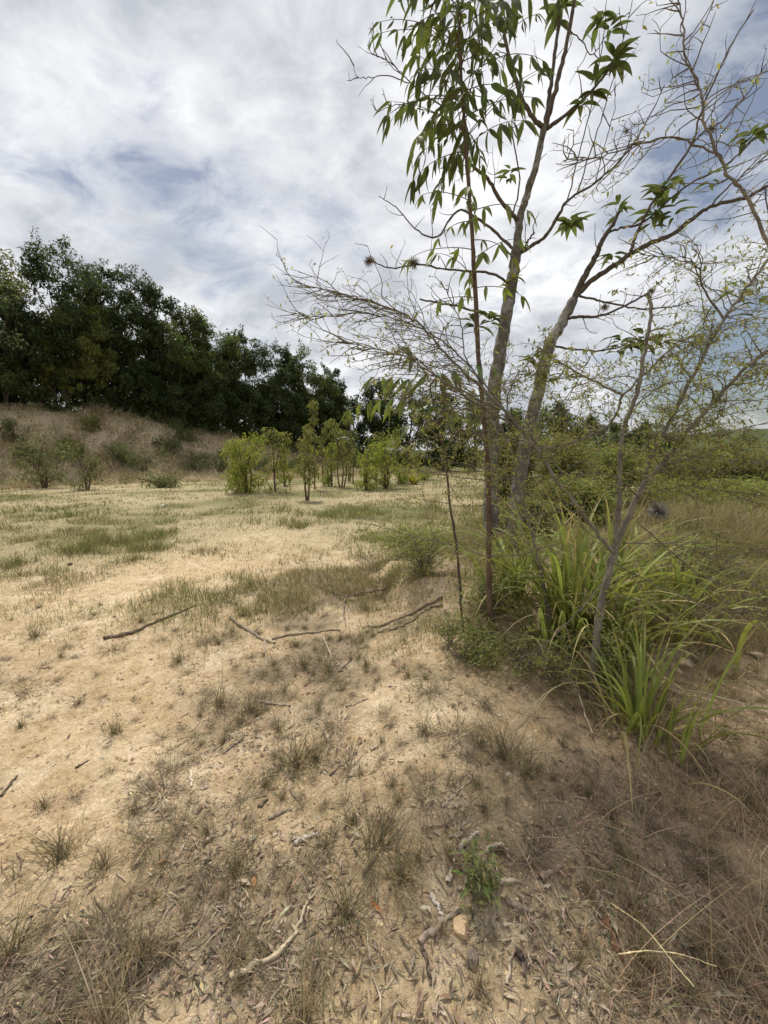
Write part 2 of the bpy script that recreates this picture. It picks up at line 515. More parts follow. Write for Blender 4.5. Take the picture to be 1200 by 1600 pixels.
# ------------------------------------------------------------------ ground
def axis(a0, a1, step, lo, hi, g):
    v = list(np.arange(a0, a1 + 1e-6, step))
    s = step
    while v[-1] < hi: s = min(s * g, 400); v.append(v[-1] + s)
    s = step; w = [v[0]]
    while w[-1] > lo: s = min(s * g, 400); w.append(w[-1] - s)
    return np.array(w[:0:-1] + v)


def build_ground():
    xs = axis(-2.6, 3.2, .022, -5200, 5200, 1.055)
    ys = axis(0.5, 5.4, .022, -600, 7800, 1.05)
    X, Y = np.meshgrid(xs, ys)
    Z = H(X, Y)
    V = np.stack([X, Y, Z], -1).reshape(-1, 3)
    nx = len(xs)
    i = np.arange(len(ys) - 1)[:, None] * nx + np.arange(nx - 1)[None]
    F = np.stack([i, i + 1, i + nx + 1, i + nx], -1).reshape(-1, 4)
    x, y, z = V.T
    px, py = project(x, y, z)
    front = y > .35
    d = np.where(front, dens(np.clip(px, -400, 1600), np.clip(py, 700, 1800)), .6)
    r = np.hypot(x, y)
    sand = np.array([.53, .40, .245]); litter = np.array([.255, .20, .135]); straw = np.array([.22, .195, .105]); green = np.array([.11, .12, .045]); bankc = np.array([.42, .34, .225])
    pale = np.array([.61, .48, .315])
    n1 = fbm(x * 1.3, y * 1.3, 61, 4); n2 = fbm(x * .35, y * .35, 67, 4)
    c = sand + (pale - sand) * sstep(.45, .7, fbm(x * 3, y * 3, 71, 3))[:, None]
    lit = np.clip((d - .18) * 1.7, 0, 1) * (.40 + .60 * sstep(.36, .60, fbm(x * 3.6, y * 3.6, 63, 4))) * (1 - sstep(4.5, 8, r))
    c = c + (litter - c) * (.92 * lit)[:, None]
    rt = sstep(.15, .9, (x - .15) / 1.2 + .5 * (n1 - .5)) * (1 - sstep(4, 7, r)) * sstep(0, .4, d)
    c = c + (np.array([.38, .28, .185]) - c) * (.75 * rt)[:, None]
    fld = sstep(4.5, 9, r) * np.clip(.25 + d * .6 + (n2 - .5) * 1.1, 0, 1)
    c = c + (np.array([.40, .33, .205]) - c) * (.85 * sstep(5, 10, r))[:, None]
    c = c + (straw - c) * (.8 * fld)[:, None]
    gr = sstep(5, 10, r) * sstep(.46, .66, n2 * .6 + .4 * fbm(x * .9, y * .9, 81, 3))
    c = c + (green - c) * (.62 * gr)[:, None]
    u, s = bank_uv(x, y)
    bk = sstep(-.5, 1.5, s) * (1 - sstep(7, 10, s)) * (1 - sstep(14, 34, u))
    c = c + (bankc * (.7 + .6 * n1[:, None]) - c) * bk[:, None]
    veg = np.maximum(sstep(6.5, 9.5, s), sstep(14, 40, x + (y - 10) * .25) * sstep(10, 25, y))
    c = c + (np.array([.06, .07, .028]) - c) * veg[:, None]
    o = obj('ground', make_mesh('ground', V, [F], c, True), M_GROUND, kind='structure')
    return o


build_ground()

# ------------------------------------------------------------------ background trees
LT = 'trees along the top of the bank'
GREENS = {
    'dark': [(.056, .078, .028), (.072, .095, .033), (.046, .066, .026)],
    'mid': [(.095, .125, .038), (.115, .145, .043), (.075, .10, .034)],
    'olive': [(.18, .195, .056), (.15, .165, .05), (.21, .22, .065)],
    'loose': [(.15, .165, .07), (.18, .19, .085), (.12, .135, .056)],
    'yellow': [(.23, .27, .055), (.18, .22, .045), (.27, .29, .065)],
    'bright': [(.115, .175, .035), (.10, .15, .030), (.14, .19, .04)],
}


def clump_leaves(C, R, n, leaf, rng, flat=.8, hang=.25):
    """leaves around clump centres; C (k,3), R (k,)"""
    k = len(C)
    idx = np.repeat(np.arange(k), n)
    d = rand_unit(len(idx), rng)
    rr = rng.uniform(.25, 1.0, len(idx)) ** .6 * R[idx]
    off = d * rr[:, None]; off[:, 2] *= flat
    Pb = C[idx] + off
    D = unit(d * .6 + rand_unit(len(idx), rng) * .8 + np.array([0, 0, -hang]))
    Nn = unit(rand_unit(len(idx), rng) * .8 + np.array([0, 0, 1.0]))
    L = leaf * rng.uniform(.6, 1.35, len(idx))
    return Pb, D, Nn, L


def bg_tree(name, base, h, w, kind, label, cat='tree', group=None, seed=0, cb=.12, nclump=90, per=150, leaf=.23, ratio=.42, depth=None, trunk_r=.16, lean=0.0):
    rng = np.random.default_rng(1000 + seed)
    base = np.asarray(base, float)
    t = thing(name, base, label, cat, group)
    dp = depth or w
    C = []
    tries = 0
    ph = rng.uniform(0, 6.28, 3)
    while len(C) < nclump and tries < 20000:
        tries += 1
        p = rng.uniform(-1, 1, 3)
        rad = np.linalg.norm(p)
        a = math.atan2(p[1], p[0])
        edge = 1 + .20 * math.sin(2 * a + ph[0]) + .14 * math.sin(3 * a + 4 * p[2] + ph[1]) + .12 * math.sin(7 * p[2] + ph[2] + a)
        if rad > edge or rad < .45 * rng.random(): continue
        zz = cb + (1 - cb) * (p[2] * .5 + .5)
        taper = 1.0 if zz < .55 else math.sqrt(max(0.05, 1 - ((zz - .55) / .52) ** 2))
        C.append((p[0] * w / 2 * max(.3, taper) + lean * zz * h, p[1] * dp / 2 * max(.3, taper), zz * h))
    C = np.array(C)
    R = rng.uniform(.55, 1.25, len(C)) * w * .105
    # a few long shoots that break the outline
    hi = C[np.argsort(-C[:, 2])[:40]]; st = hi[rng.choice(len(hi), 16)]
    dr = unit(np.stack([rng.normal(0, .35, 16), rng.normal(0, .35, 16), np.ones(16)], 1))
    sh = np.vstack([st + dr * h * f for f in (.03, .055, .08, .10)])
    C2 = C
    Pb, D, Nn, L = clump_leaves(C, R, per, leaf, rng)
    Pb2, D2, N2, L2 = clump_leaves(sh, np.full(len(sh), w * .035), 16, leaf * .85, rng, flat=1.2)
    Pb, D, Nn, L = np.vstack([Pb, Pb2]), np.vstack([D, D2]), np.vstack([Nn, N2]), np.concatenate([L, L2])
    V, F = kites(Pb, D, Nn, L, L * ratio)
    pal = palette(len(Pb), GREENS[kind], .18, rng)
    tint = rng.normal(1, .14, len(C2))
    pal[:len(C2) * per] *= np.repeat(np.clip(tint, .65, 1.4), per)[:, None]
    obj('crown', make_mesh('crown', V, [F], np.repeat(np.clip(pal, .008, .6), 4, 0)), M_LEAFV, t)
    tb = Tubes()
    top_z = h * (.55 + .2 * rng.random())
    tp = smooth_path([(0, 0, -.4), (rng.normal(0, .1), rng.normal(0, .1), top_z * .4), (rng.normal(0, .3) + lean * h * .4, rng.normal(0, .3), top_z)], 6)
    tb.add(tp, np.linspace(trunk_r, trunk_r * .35, len(tp)), 7)
    for c in C[rng.choice(len(C), min(16, len(C)), False)]:
        k = rng.integers(4, len(tp) - 2)
        if tp[k][2] > c[2]: k = max(2, int(k * .5))
        m = (tp[k] + c) / 2 + rng.normal(0, .15, 3)
        q = smooth_path([tp[k], m, c], 4)
        tb.add(q, np.linspace(trunk_r * .42, .018, len(q)), 5)
    obj('trunk', tb.mesh('trunk'), M_BARK_FAR, t)
    return t


def tree_at(name, px, top, Y, w, kind, label, seed, **kw):
    if kw.pop('bank', None) or kw.get('group') == LT:
        Y = (28.6 + 8.2 + (Y - 29 - max(0, px - 200) * .025) * .7) / (.641 * (600 - px) / FPX + .768)
    x = P(px, HOR, Y)[0]
    zt = P(px, top, Y)[2]
    zb = float(H(x, Y))
    sink = kw.pop('sink', 0.0)
    return bg_tree(name, (x, Y, zb - sink), zt - zb + sink, w, kind, label, seed=seed, **kw)


tree_at('loose_tree', 2, 362, 27, 6.5, 'loose', 'pale loose-crowned tree at the left edge, tallest there, sky showing through its crown', 1, group=LT, cb=.35, nclump=55, per=60, leaf=.24)
tree_at('dense_tree', 118, 384, 29, 6.4, 'dark', 'tallest dark dense tree, with a ragged pointed top, behind the olive tree', 3, group=LT, nclump=110)
tree_at('dense_tree', 48, 462, 28.5, 5.0, 'dark', 'low dark tree filling the dip beside the pale loose-crowned tree', 2, group=LT)
tree_at('dense_tree', 192, 416, 30, 5.6, 'dark', 'dark dense tree just right of the tallest tree on the bank', 4, group=LT, nclump=100)
tree_at('dense_tree', 248, 446, 31, 5.4, 'dark', 'dark tree with a few lighter sprays, third along the skyline of the bank', 5, group=LT)
tree_at('leafy_tree', 292, 478, 30.5, 5.0, 'mid', 'lighter green tree on the downslope of the skyline, above a bare hanging branch', 6, group=LT)
tree_at('leafy_tree', 342, 512, 32, 5.6, 'mid', 'mid green tree with thin sprays, halfway down the sloping skyline', 7, group=LT)
tree_at('leafy_tree', 385, 518, 34, 5.0, 'dark', 'tree with two upright tufts standing out of the skyline', 8, group=LT)
tree_at('dense_tree', 432, 540, 35, 5.6, 'dark', 'dark round-topped tree behind the tall thin field sapling', 9, group=LT)
tree_at('dense_tree', 484, 545, 36, 5.6, 'mid', 'broad green round-topped tree near the right end of the tall tree line', 10, group=LT, nclump=100)
tree_at('dense_tree', 516, 578, 37, 3.6, 'dark', 'last dark tree of the tall tree line, next to the gap of open sky', 11, group=LT)
tree_at('olive_tree', 148, 474, 28.2, 4.2, 'olive', 'olive green tree standing in front of the dark trees on the bank', 12, group=LT, cb=.2, nclump=75, leaf=.2)
tree_at('olive_tree', 96, 520, 28, 2.6, 'olive', 'narrow olive tree at the near edge of the bank, left of the larger olive tree', 13, group=LT, cb=.3, nclump=40)
tree_at('small_tree', 118, 575, 27.2, 1.7, 'olive', 'small olive green sapling tree at the foot of the larger olive tree', 14, group=LT, cb=.45, nclump=26, per=90, leaf=.18)
tree_at('dense_tree', 20, 560, 27.5, 3.2, 'mid', 'low green bushy tree at the left edge on top of the bank', 15, group=LT, nclump=50)
for i, (px, tp, Y) in enumerate([(60, 500, 34), (160, 470, 36), (225, 490, 38), (300, 530, 41), (370, 565, 43), (450, 580, 46), (505, 600, 48)]):
    tree_at('dense_tree', px, tp, Y, 6.2, 'dark', 'dark tree in the rear row, mostly hidden behind the trees on the bank', 20 + i, group='rear row of trees behind the bank', nclump=60, leaf=.34, cb=.05)
for i, (px, tp, Y, w) in enumerate([(270, 560, 29.0, 4.2), (330, 580, 30.5, 4.2), (395, 600, 32, 4.4), (455, 610, 33.5, 4.2), (215, 560, 28, 4.0), (500, 620, 35, 4.0)]):
    tree_at('dark_bush', px, tp, Y, w, 'dark', ['dark bush low in front of the tree line below the bare hanging branch', 'dark bush below the sloping skyline, left of the two tufted tree', 'dark bush behind the bright yellow-green field sapling', 'dark bush behind the tall thin field sapling', 'dark bush at the bank top, right of the olive tree', 'dark bush at the right foot of the tall tree line'][i], 30 + i, cat='bush', bank=True, group='dark bushes along the foot of the tree line', cb=.0, nclump=70, per=110)
MT = 'far trees across the field'
for i, (px, tp, Y, w, k, lb) in enumerate([
    (553, 622, 46, 6.0, 'dark', 'low far tree in the gap of sky beyond the field saplings'),
    (594, 582, 46, 5.4, 'dark', 'far tree with a pointed top, behind the small pinnate sapling'),
    (640, 606, 47, 6.5, 'dark', 'broad far tree just left of the thin brown stem'),
    (692, 618, 44, 6.0, 'dark', 'far dark tree behind the thorn twigs, left of the grey trunk'),
    (742, 628, 46, 6.0, 'mid', 'far green tree directly behind the grey trunk'),
    (800, 640, 42, 6.0, 'dark', 'far dark tree seen between the two grey trunks'),
    (868, 640, 40, 6.5, 'mid', 'far tree to the right of the leaning grey trunk'),
    (930, 655, 42, 6.0, 'mid', 'far green tree behind the crossing thorn branches'),
    (1006, 664, 34, 4.6, 'dark', 'round dark tree on the skyline between the leaning thorn stems')]):
    tree_at('far_tree', px, tp, Y, w, k, lb, 50 + i, group=MT, nclump=75, per=110, cb=.0, leaf=.32)
for i, (px, tp, Y, w) in enumerate([(1160, 672, 30, 3.4), (1240, 668, 30, 5), (1080, 700, 46, 6)]):
    tree_at('far_shrub', px, tp, Y, w, 'loose', ['feathery pale shrub breaking the skyline at the far right', 'feathery shrub at the right edge beyond the green scrub', 'low far shrub on the skyline right of the round dark tree'][i], 60 + i, cat='shrub', group='shrubs on the right skyline', nclump=45, per=80, cb=0, leaf=.2)

# undergrowth along the top of the bank, dark and uncountable
def undergrowth():
    rng = np.random.default_rng(77)
    n = 640
    u = rng.uniform(-10, 48, n); s = rng.uniform(6.2, 10, n) - 3.5 * sstep(14, 40, u)
    x = -22.59 + .768 * u - .641 * s; y = 18.31 + .641 * u + .768 * s
    C = np.stack([x, y, H(x, y) + rng.uniform(.1, 1.0, n) * (1 + .8 * (u < 14))], 1)
    Pb, D, Nn, L = clump_leaves(C, rng.uniform(.45, .95, n), 90, .24, rng)
    V, F = kites(Pb, D, Nn, L, L * .35)
    c = palette(len(Pb), GREENS['mid'] + GREENS['dark'], .2, rng)
    obj('undergrowth', make_mesh('undergrowth', V, [F], np.repeat(np.clip(c, .01, 1), 4, 0)), M_LEAFV, kind='stuff', label='dark green undergrowth along the foot of the tree line', category='undergrowth')


undergrowth()


# ------------------------------------------------------------------ field saplings and shrubs
def sapling(name, px, py, top, wpx, kind, label, seed, stems=1, group='saplings scattered in the field', leaf=.17, bare=.35, ntuft=14, cat='sapling'):
    rng = np.random.default_rng(2000 + seed)
    b = G(px, py)
    Y = b[1]
    h = P(px, top, Y)[2] - b[2]
    w = wpx / FPX * Y
    t = thing(name, b, label, cat, group)
    tb = Tubes(); C, R = [], []
    for s in range(stems):
        ox, oy = (rng.normal(0, w * .10, 2) if stems > 1 else (0, 0))
        hh = h * (1 if s == 0 else rng.uniform(.6, .95))
        ex, ey = ox + rng.normal(0, w * .26), oy + rng.normal(0, w * .26)
        q = smooth_path([(ox * .4, oy * .4, -.1), (ox, oy, hh * .4), (ex, ey, hh * .93)], 6, .01, rng)
        tb.add(q, np.linspace(.045, .012, len(q)), 5)
        for k in range(max(3, int(ntuft / stems))):
            f = bare + (1 - bare) * (k + rng.random()) / max(3, int(ntuft / stems))
            i = max(0, min(len(q) - 1, int(f * len(q))))
            a = rng.uniform(0, 6.28); rr = w * .5 * rng.uniform(.2, 1) * (1.15 - .75 * (f - bare) / (1 - bare + 1e-6))
            c = q[i] + np.array([math.cos(a) * rr, math.sin(a) * rr, rr * .35])
            tb.add(np.array([q[i], (q[i] + c) / 2 + (0, 0, .03), c]), [.014, .010, .005], 4)
            C.append(c); R.append(w * rng.uniform(.09, .17) + .06)
        C.append(q[-1]); R.append(w * .14 + .05)
    C, R = np.array(C), np.array(R)
    Pb, D, Nn, L = clump_leaves(C, R, 40, leaf, rng, flat=.9, hang=.6)
    V, F = kites(Pb, D, Nn, L, L * .30, .25)
    c = palette(len(Pb), GREENS[kind], .18, rng)
    obj('stem', tb.mesh('stem'), M_BARK_BR, t)
    obj('foliage', make_mesh('foliage', V, [F], np.repeat(np.clip(c, .01, 1), 4, 0)), M_LEAFV, t)
    return t


sapling('field_sapling', 387, 770, 680, 62, 'yellow', 'bushy bright yellow-green sapling, nearest the bank in the field', 1, stems=5, bare=-.02, ntuft=46)
sapling('field_sapling', 430, 768, 668, 40, 'olive', 'slim sapling with forked bare stems right of the bushy yellow-green one', 2, stems=2, bare=.4)
sapling('field_sapling', 479, 782, 668, 36, 'olive', 'sapling with a dark straight bare trunk, nearest to the camera in the field', 3, stems=2, bare=.5)
sapling('field_sapling', 492, 765, 620, 34, 'olive', 'tallest thin field sapling, leafy knobs at its top against the dark trees', 4, stems=1, bare=.55, ntuft=9)
sapling('field_sapling', 505, 758, 655, 22, 'olive', 'thin pale sapling just right of the tallest field sapling', 5, stems=1, bare=.5, ntuft=8)
sapling('field_sapling', 533, 762, 655, 44, 'olive', 'sapling with several thin stems and a narrow pale top', 6, stems=3, bare=.35, ntuft=18)
sapling('field_sapling', 552, 757, 668, 26, 'mid', 'thin green sapling between the two multi-stemmed ones', 7, stems=1, bare=.4, ntuft=8)
sapling('field_sapling', 574, 766, 690, 40, 'yellow', 'low yellow-green sapling left of the dark-stemmed bush', 8, stems=3, bare=.1, ntuft=20)
sapling('field_sapling', 601, 764, 668, 56, 'yellow', 'spreading yellow-green sapling with dark clustered stems', 9, stems=5, bare=.15, ntuft=32)
sapling('field_sapling', 622, 757, 680, 26, 'olive', 'faded sapling at the right end of the row', 10, stems=1, bare=.3, ntuft=10)
sapling('bank_bush', 72, 762, 676, 74, 'loose', 'open dark green bush at the foot of the bank', 11, stems=5, bare=.1, ntuft=34, group='bushes on and below the bank', cat='bush')
sapling('bank_bush', 137, 766, 690, 46, 'loose', 'thin-stemmed bush beside the open dark green bush', 12, stems=3, bare=.1, ntuft=16, group='bushes on and below the bank', cat='bush')
sapling('bank_bush', 288, 690, 655, 44, 'mid', 'dull green bush at the top edge of the bank', 13, stems=4, bare=.05, ntuft=22, group='bushes on and below the bank', cat='bush')
sapling('bank_bush', 190, 722, 690, 40, 'loose', 'low dull bush halfway up the bank', 14, stems=4, bare=.05, ntuft=18, group='bushes on and below the bank', cat='bush')
sapling('bank_bush', 345, 738, 700, 46, 'mid', 'low bush at the right foot of the bank behind the yellow-green sapling', 15, stems=4, bare=.05, ntuft=18, group='bushes on and below the bank', cat='bush')
sapling('bank_bush', 148, 675, 650, 30, 'olive', 'small pale bush on the rim of the bank under the olive tree', 16, stems=3, bare=.05, ntuft=12, group='bushes on and below the bank', cat='bush')
sapling('bank_bush', 20, 690, 655, 36, 'loose', 'small bush on the bank at the left edge', 17, stems=3, bare=.05, ntuft=14, group='bushes on and below the bank', cat='bush')


for i, (px, py, top, w_, k, lb) in enumerate([
        (225, 735, 700, 50, 'loose', 'scrubby grey-green bush low on the middle of the bank'), (262, 712, 682, 46, 'mid', 'dull bush just below the rim of the bank, right of its middle'),
        (312, 735, 706, 40, 'loose', 'straggly bush low on the right part of the bank'), (110, 715, 688, 40, 'olive', 'pale straggly bush on the bank above the open dark green bush'),
        (52, 722, 694, 36, 'loose', 'grey-green straggly bush on the left part of the bank'), (250, 762, 742, 60, 'loose', 'low flat weedy patch at the foot of the bank'),
        (400, 735, 708, 40, 'mid', 'dark low bush behind the bushy yellow-green sapling'), (455, 738, 712, 40, 'mid', 'dark low bush behind the slim forked sapling')]):
    sapling('bank_bush', px, py, top, w_, k, lb, 40 + i, stems=4, bare=.02, ntuft=20, group='bushes on and below the bank', cat='bush')


for i, (px, py, top, w_, k, st, lb) in enumerate([
        (362, 752, 692, 34, 'yellow', 2, 'narrow yellow-green sapling close left of the bushy one, at the bank foot'),
        (446, 760, 700, 26, 'yellow', 2, 'short yellow-green sapling between the slim forked one and the dark-trunked one'),
        (518, 760, 690, 34, 'yellow', 3, 'low yellow-green bushy sapling in the middle of the row'),
        (545, 752, 640, 26, 'olive', 1, 'tall thin sapling rising behind the multi-stemmed one'),
        (588, 756, 676, 34, 'olive', 2, 'olive sapling behind the low yellow-green one'),
        (640, 752, 700, 30, 'olive', 2, 'low olive sapling beside the brownish spiky plant')]):
    sapling('field_sapling', px, py, top, w_, k, lb, 60 + i, stems=st + 1, bare=.02 if k == 'yellow' else .35, ntuft=16)


def spiky_bush(px, py, top, wpx, cols, label, seed):
    rng = np.random.default_rng(2500 + seed)
    b = G(px, py); Y = b[1]; h = P(px, top, Y)[2] - b[2]; w = wpx / FPX * Y
    t = thing('spiky_plant', b, label, 'plant', 'spiky plants at the far side of the field')
    n = 130
    az = rng.uniform(0, 6.28, n); L = h * rng.uniform(.6, 1.25, n); lean = rng.uniform(.1, .8, n) * w / h
    V, F = strips(np.stack([rng.normal(0, w * .08, n), rng.normal(0, w * .08, n), np.full(n, -.03)], 1), az, L, np.full(n, .05), lean, rng.uniform(0, .5, n), 3, rng=rng)
    obj('blades', make_mesh('blades', V, [F], np.repeat(palette(n, cols, .15, rng), 8, 0)), M_LEAFV, t, kind='stuff')


spiky_bush(647, 757, 733, 26, [(.26, .27, .04), (.30, .27, .06)], 'yellow spiky plant at the far edge of the grass', 1)
spiky_bush(663, 750, 726, 30, GREENS['bright'], 'green spiky plant right of the yellow one', 2)
spiky_bush(629, 756, 728, 22, [(.15, .14, .05), (.11, .12, .04)], 'dull brownish spiky plant left of the yellow one', 3)


# ------------------------------------------------------------------ thorn scrub at the right: feathery layered shrubs
def feather_shrub(base, h, w, cols, label, seed, name='thorn_shrub', group='thorn shrubs in the right middle distance', leaf=.07, nb=70, per=190, depth=None, flat=.16, stems=5, cat='shrub'):
    rng = np.random.default_rng(3000 + seed)
    t = thing(name, base, label, cat, group)
    dp = depth or w
    tb = Tubes(); Ps = []; thin = min(1.0, h / 1.6)
    for k in range(nb):
        a = rng.uniform(0, 6.28); f = rng.random() ** .7
        z = h * (.12 + .88 * f) * (1 - .15 * rng.random())
        rr = math.sqrt(max(.12, 1 - (f * .85) ** 2)) * rng.uniform(.35, 1)
        c = np.array([math.cos(a) * w / 2 * rr, math.sin(a) * dp / 2 * rr, z])
        start = np.array([c[0] * .2, c[1] * .2, z * .35])
        q = smooth_path([start, (start + c) / 2 + (0, 0, h * .1), c + (0, 0, -h * .02)], 4, .01 * h, rng)
        tb.add(q, np.linspace(.016, .003, len(q)) * max(.14, thin), 3)
        i = rng.uniform(.35, 1.05, per)
        idx = np.clip((i * (len(q) - 1)).astype(int), 0, len(q) - 2)
        fr = np.clip(i * (len(q) - 1) - idx, 0, 1.3)[:, None]
        spread = w * .10
        off = rng.normal(0, 1, (per, 3)) * np.array([spread, spread, spread * flat * 2])
        Ps.append(q[idx] * (1 - fr) + q[idx + 1] * fr + off)
    Pb = np.vstack(Ps); n = len(Pb)
    D = unit(rng.normal(0, 1, (n, 3)) * np.array([1, 1, .35])); Nn = unit(rng.normal(0, .35, (n, 3)) + np.array([0, 0, 1.0]))
    L = leaf * rng.uniform(.5, 1.4, n)
    V, F = kites(Pb, D, Nn, L, L * .32, .1)
    c = np.repeat(np.clip(palette(n, cols, .2, rng), .01, 1), 4, 0)
    for s in range(stems):
        a = rng.uniform(0, 6.28)
        q = smooth_path([(0, 0, -.1), (math.cos(a) * w * .1, math.sin(a) * dp * .1, h * .35), (math.cos(a) * w * .25, math.sin(a) * dp * .25, h * .75)], 5, .01, rng)
        tb.add(q, np.linspace(.03, .008, len(q)) * max(.12, thin), 5)
    obj('branches', tb.mesh('branches'), M_BARK_TH, t)
    obj('foliage', make_mesh('foliage', V, [F], c), M_LEAFV, t, kind='stuff')
    return t


def fs_at(px, py, top, Y, wpx, cols, label, seed, **kw):
    x = P(px, HOR, Y)[0]
    zb = float(H(x, Y)); zt = P(px, top, Y)[2]
    return feather_shrub((x, Y, zb), zt - zb, wpx / FPX * Y, cols, label, seed, **kw)


AC = [(.18, .185, .06), (.21, .21, .072), (.14, .15, .052)]
ACB = [(.20, .225, .06), (.23, .245, .07), (.165, .185, .054)]
fs_at(1150, 0, 684, 14, 190, AC, 'large feathery thorn shrub at the right edge in front of the far hill', 1, leaf=.10, per=170)
fs_at(1060, 0, 698, 15, 150, AC, 'feathery thorn shrub left of the large one, under the leaning thorn stems', 2, leaf=.10, per=170)
fs_at(1260, 0, 700, 13, 220, AC, 'feathery thorn shrub cut by the right edge of the picture', 3, leaf=.11)
fs_at(960, 0, 684, 13, 130, ACB, 'brighter green thorn shrub behind the forked thorn stems', 4, leaf=.10, per=170)
fs_at(880, 0, 668, 11, 120, AC, 'thorn shrub behind the broad grass, right of the grey trunks', 5, leaf=.10, per=170)
fs_at(800, 0, 660, 9.5, 90, AC, 'olive thorn shrub close behind the two grey trunks', 6, leaf=.10)
fs_at(1100, 0, 752, 12, 240, ACB, 'low bright green thorn scrub in front of the large feathery shrub', 8, leaf=.10)
fs_at(1210, 0, 752, 11, 200, ACB, 'low bright green scrub at the right edge', 9, leaf=.10)
fs_at(900, 0, 742, 9.5, 150, ACB, 'low bright green scrub beyond the broad-bladed grass', 10, leaf=.10)
fs_at(820, 0, 770, 6.6, 110, AC, 'low thorn scrub round the foot of the grey trunks', 11, leaf=.08)


# ------------------------------------------------------------------ recursive twigs for the near trees
class Grower:
    def __init__(self, seed):
        self.rng = np.random.default_rng(seed)
        self.tw = Tubes(); self.tips = []; self.nodes = []

    def twig(self, p0, d, length, r, level, zig=.25, step=.05, up=.0, branch=.5, keep_nodes=True, spread=.9, flat=1.0):
        rng = self.rng
        n = max(3, int(length / step))
        p = np.array(p0, float); d = unit(d)
        pts = [p.copy()]
        for i in range(n):
            d = unit(d + rng.normal(0, zig, 3) * np.array([.55, .55, .55 * flat]) + np.array([0, 0, up * .1]))
            p = p + d * (length / n)
            pts.append(p.copy())
            if keep_nodes: self.nodes.append((p.copy(), d.copy()))
            if level > 0 and i > 0 and rng.random() < branch:
                s = np.cross(d, rng.normal(0, 1, 3)); s[2] *= flat; s = unit(s)
                self.twig(p, unit(d * (1 - .35 * spread) + s * spread), length * rng.uniform(.25, .6) * (1 - .4 * i / n), r * .55, level - 1, zig, step, up, branch, keep_nodes, spread, flat)
        pts = np.array(pts)
        self.tw.add(pts, np.linspace(r, max(.0008, r * .35), len(pts)), 4 if r > .004 else 3)
        self.tips.append((pts[-1], d))

    def along(self, path, n, length, r, level, f0=.3, f1=1.0, bias=(0, 0, 0), flat=1.0, **kw):
        """side twigs from a limb path"""
        rng = self.rng
        path = np.asarray(path)
        for k in range(n):
            f = f0 + (f1 - f0) * (k + rng.random()) / n
            i = min(len(path) - 2, int(f * (len(path) - 1)))
            T = unit(path[i + 1] - path[i])
            s = unit(np.cross(T, rng.normal(0, 1, 3)))
            d = T * rng.uniform(.3, .9) + s * .9 + np.array(bias)
            d[2] *= flat
            d = unit(d); kw['flat'] = flat
            self.twig(path[i], d, length * rng.uniform(.5, 1.3) * (1.12 - .66 * f), r * rng.uniform(.7, 1.1), level, **kw)


def px_path(pts, n_per=6, jit=.0, rng=RNG):
    """list of (px, py, depth) traced on the photograph -> world path"""
    return smooth_path([P(*q) for q in pts], n_per, jit, rng)


def leaf_mesh(name, seg=7, wid=.28, droop=.35, fold=.25, wave=.0, seed=0, base=.04):
    rng = np.random.default_rng(seed)
    t = np.linspace(0, 1, seg + 1)
    w = wid * .5 * (np.sin(np.pi * np.clip(t, 0, 1) ** .72) ** .9) * (1 - .25 * t); w[0] = base * .3; w[-1] = .002
    ang = droop * t ** 1.3
    x = np.concatenate([[0], np.cumsum(np.cos((ang[1:] + ang[:-1]) / 2) / seg)]); z = -np.concatenate([[0], np.cumsum(np.sin((ang[1:] + ang[:-1]) / 2) / seg)])
    wv = wave * np.sin(t * 9 + seed)
    V = []
    for i in range(seg + 1):
        V += [(x[i], -w[i], z[i] + fold * w[i] + wv[i] * w[i]), (x[i], 0, z[i]), (x[i], w[i], z[i] + fold * w[i] - wv[i] * w[i])]
    F = []
    for i in range(seg):
        a = 3 * i
        F += [(a, a + 1, a + 4, a + 3), (a + 1, a + 2, a + 5, a + 4)]
    return make_mesh(name, np.array(V), [np.array(F)], None, True)


def frame(pos, d, up, scale):
    """matrix: local x along d, local z near up"""
    d = Vector(unit(d)); up = Vector(up)
    y = up.cross(d)
    if y.length < 1e-4: y = Vector((0, 1, 0)).cross(d)
    y.normalize(); z = d.cross(y)
    m = Matrix((d, y, z)).transposed().to_4x4()
    return Matrix.Translation(Vector(pos)) @ m @ Matrix.Diagonal((scale[0], scale[1], scale[2], 1))


def add_leaf(name, me, parent, pos, d, up, s, w=1.0):
    o = bpy.data.objects.new(name, me); COL.objects.link(o); o.parent = parent
    o.matrix_local = frame(pos, d, up, (s, s * w, s))
    return o


# ------------------------------------------------------------------ the two grey-trunked trees
ROS = [leaf_mesh('leaf', 7, .30, d, .35, .12, i) for i, d in enumerate((.5, .9, 1.3, .7))]
for m in ROS: m.materials.append(M_ROSETTE)
ROSY = [leaf_mesh('leaf', 7, .30, d, .35, .12, i) for i, d in enumerate((.6, 1.1))]
for m in ROSY: m.materials.append(M_ROSETTE_Y)


def rosette(t, base, c, n, size, rng, meshes=ROS, axis=(0, 0, 1), sprd=.9):
    axis = np.asarray(axis, float)
    for k in range(n):
        a = k * 2.4 + rng.normal(0, .3)
        h = np.array([math.cos(a), math.sin(a), 0])
        d = unit(h * sprd + unit(axis) * rng.uniform(-.15, .6))
        p = np.asarray(c) - base + unit(axis) * rng.uniform(-.10, .05) + h * .012
        add_leaf('leaf', meshes[rng.integers(len(meshes))], t, p, d, (0, 0, 1), size * 1.22 * rng.uniform(.7, 1.2), rng.uniform(.8, 1.25))


def limb_part(t, base, path, r0, r1, mat, name='branch', sides=8, bumpy=.06, rng=RNG):
    r = np.linspace(r0, r1, len(path)) * (1 + rng.normal(0, bumpy, len(path)))
    tb = Tubes(); tb.add(path, r, sides)
    obj(name, tb.mesh(name, True, base), mat, t)


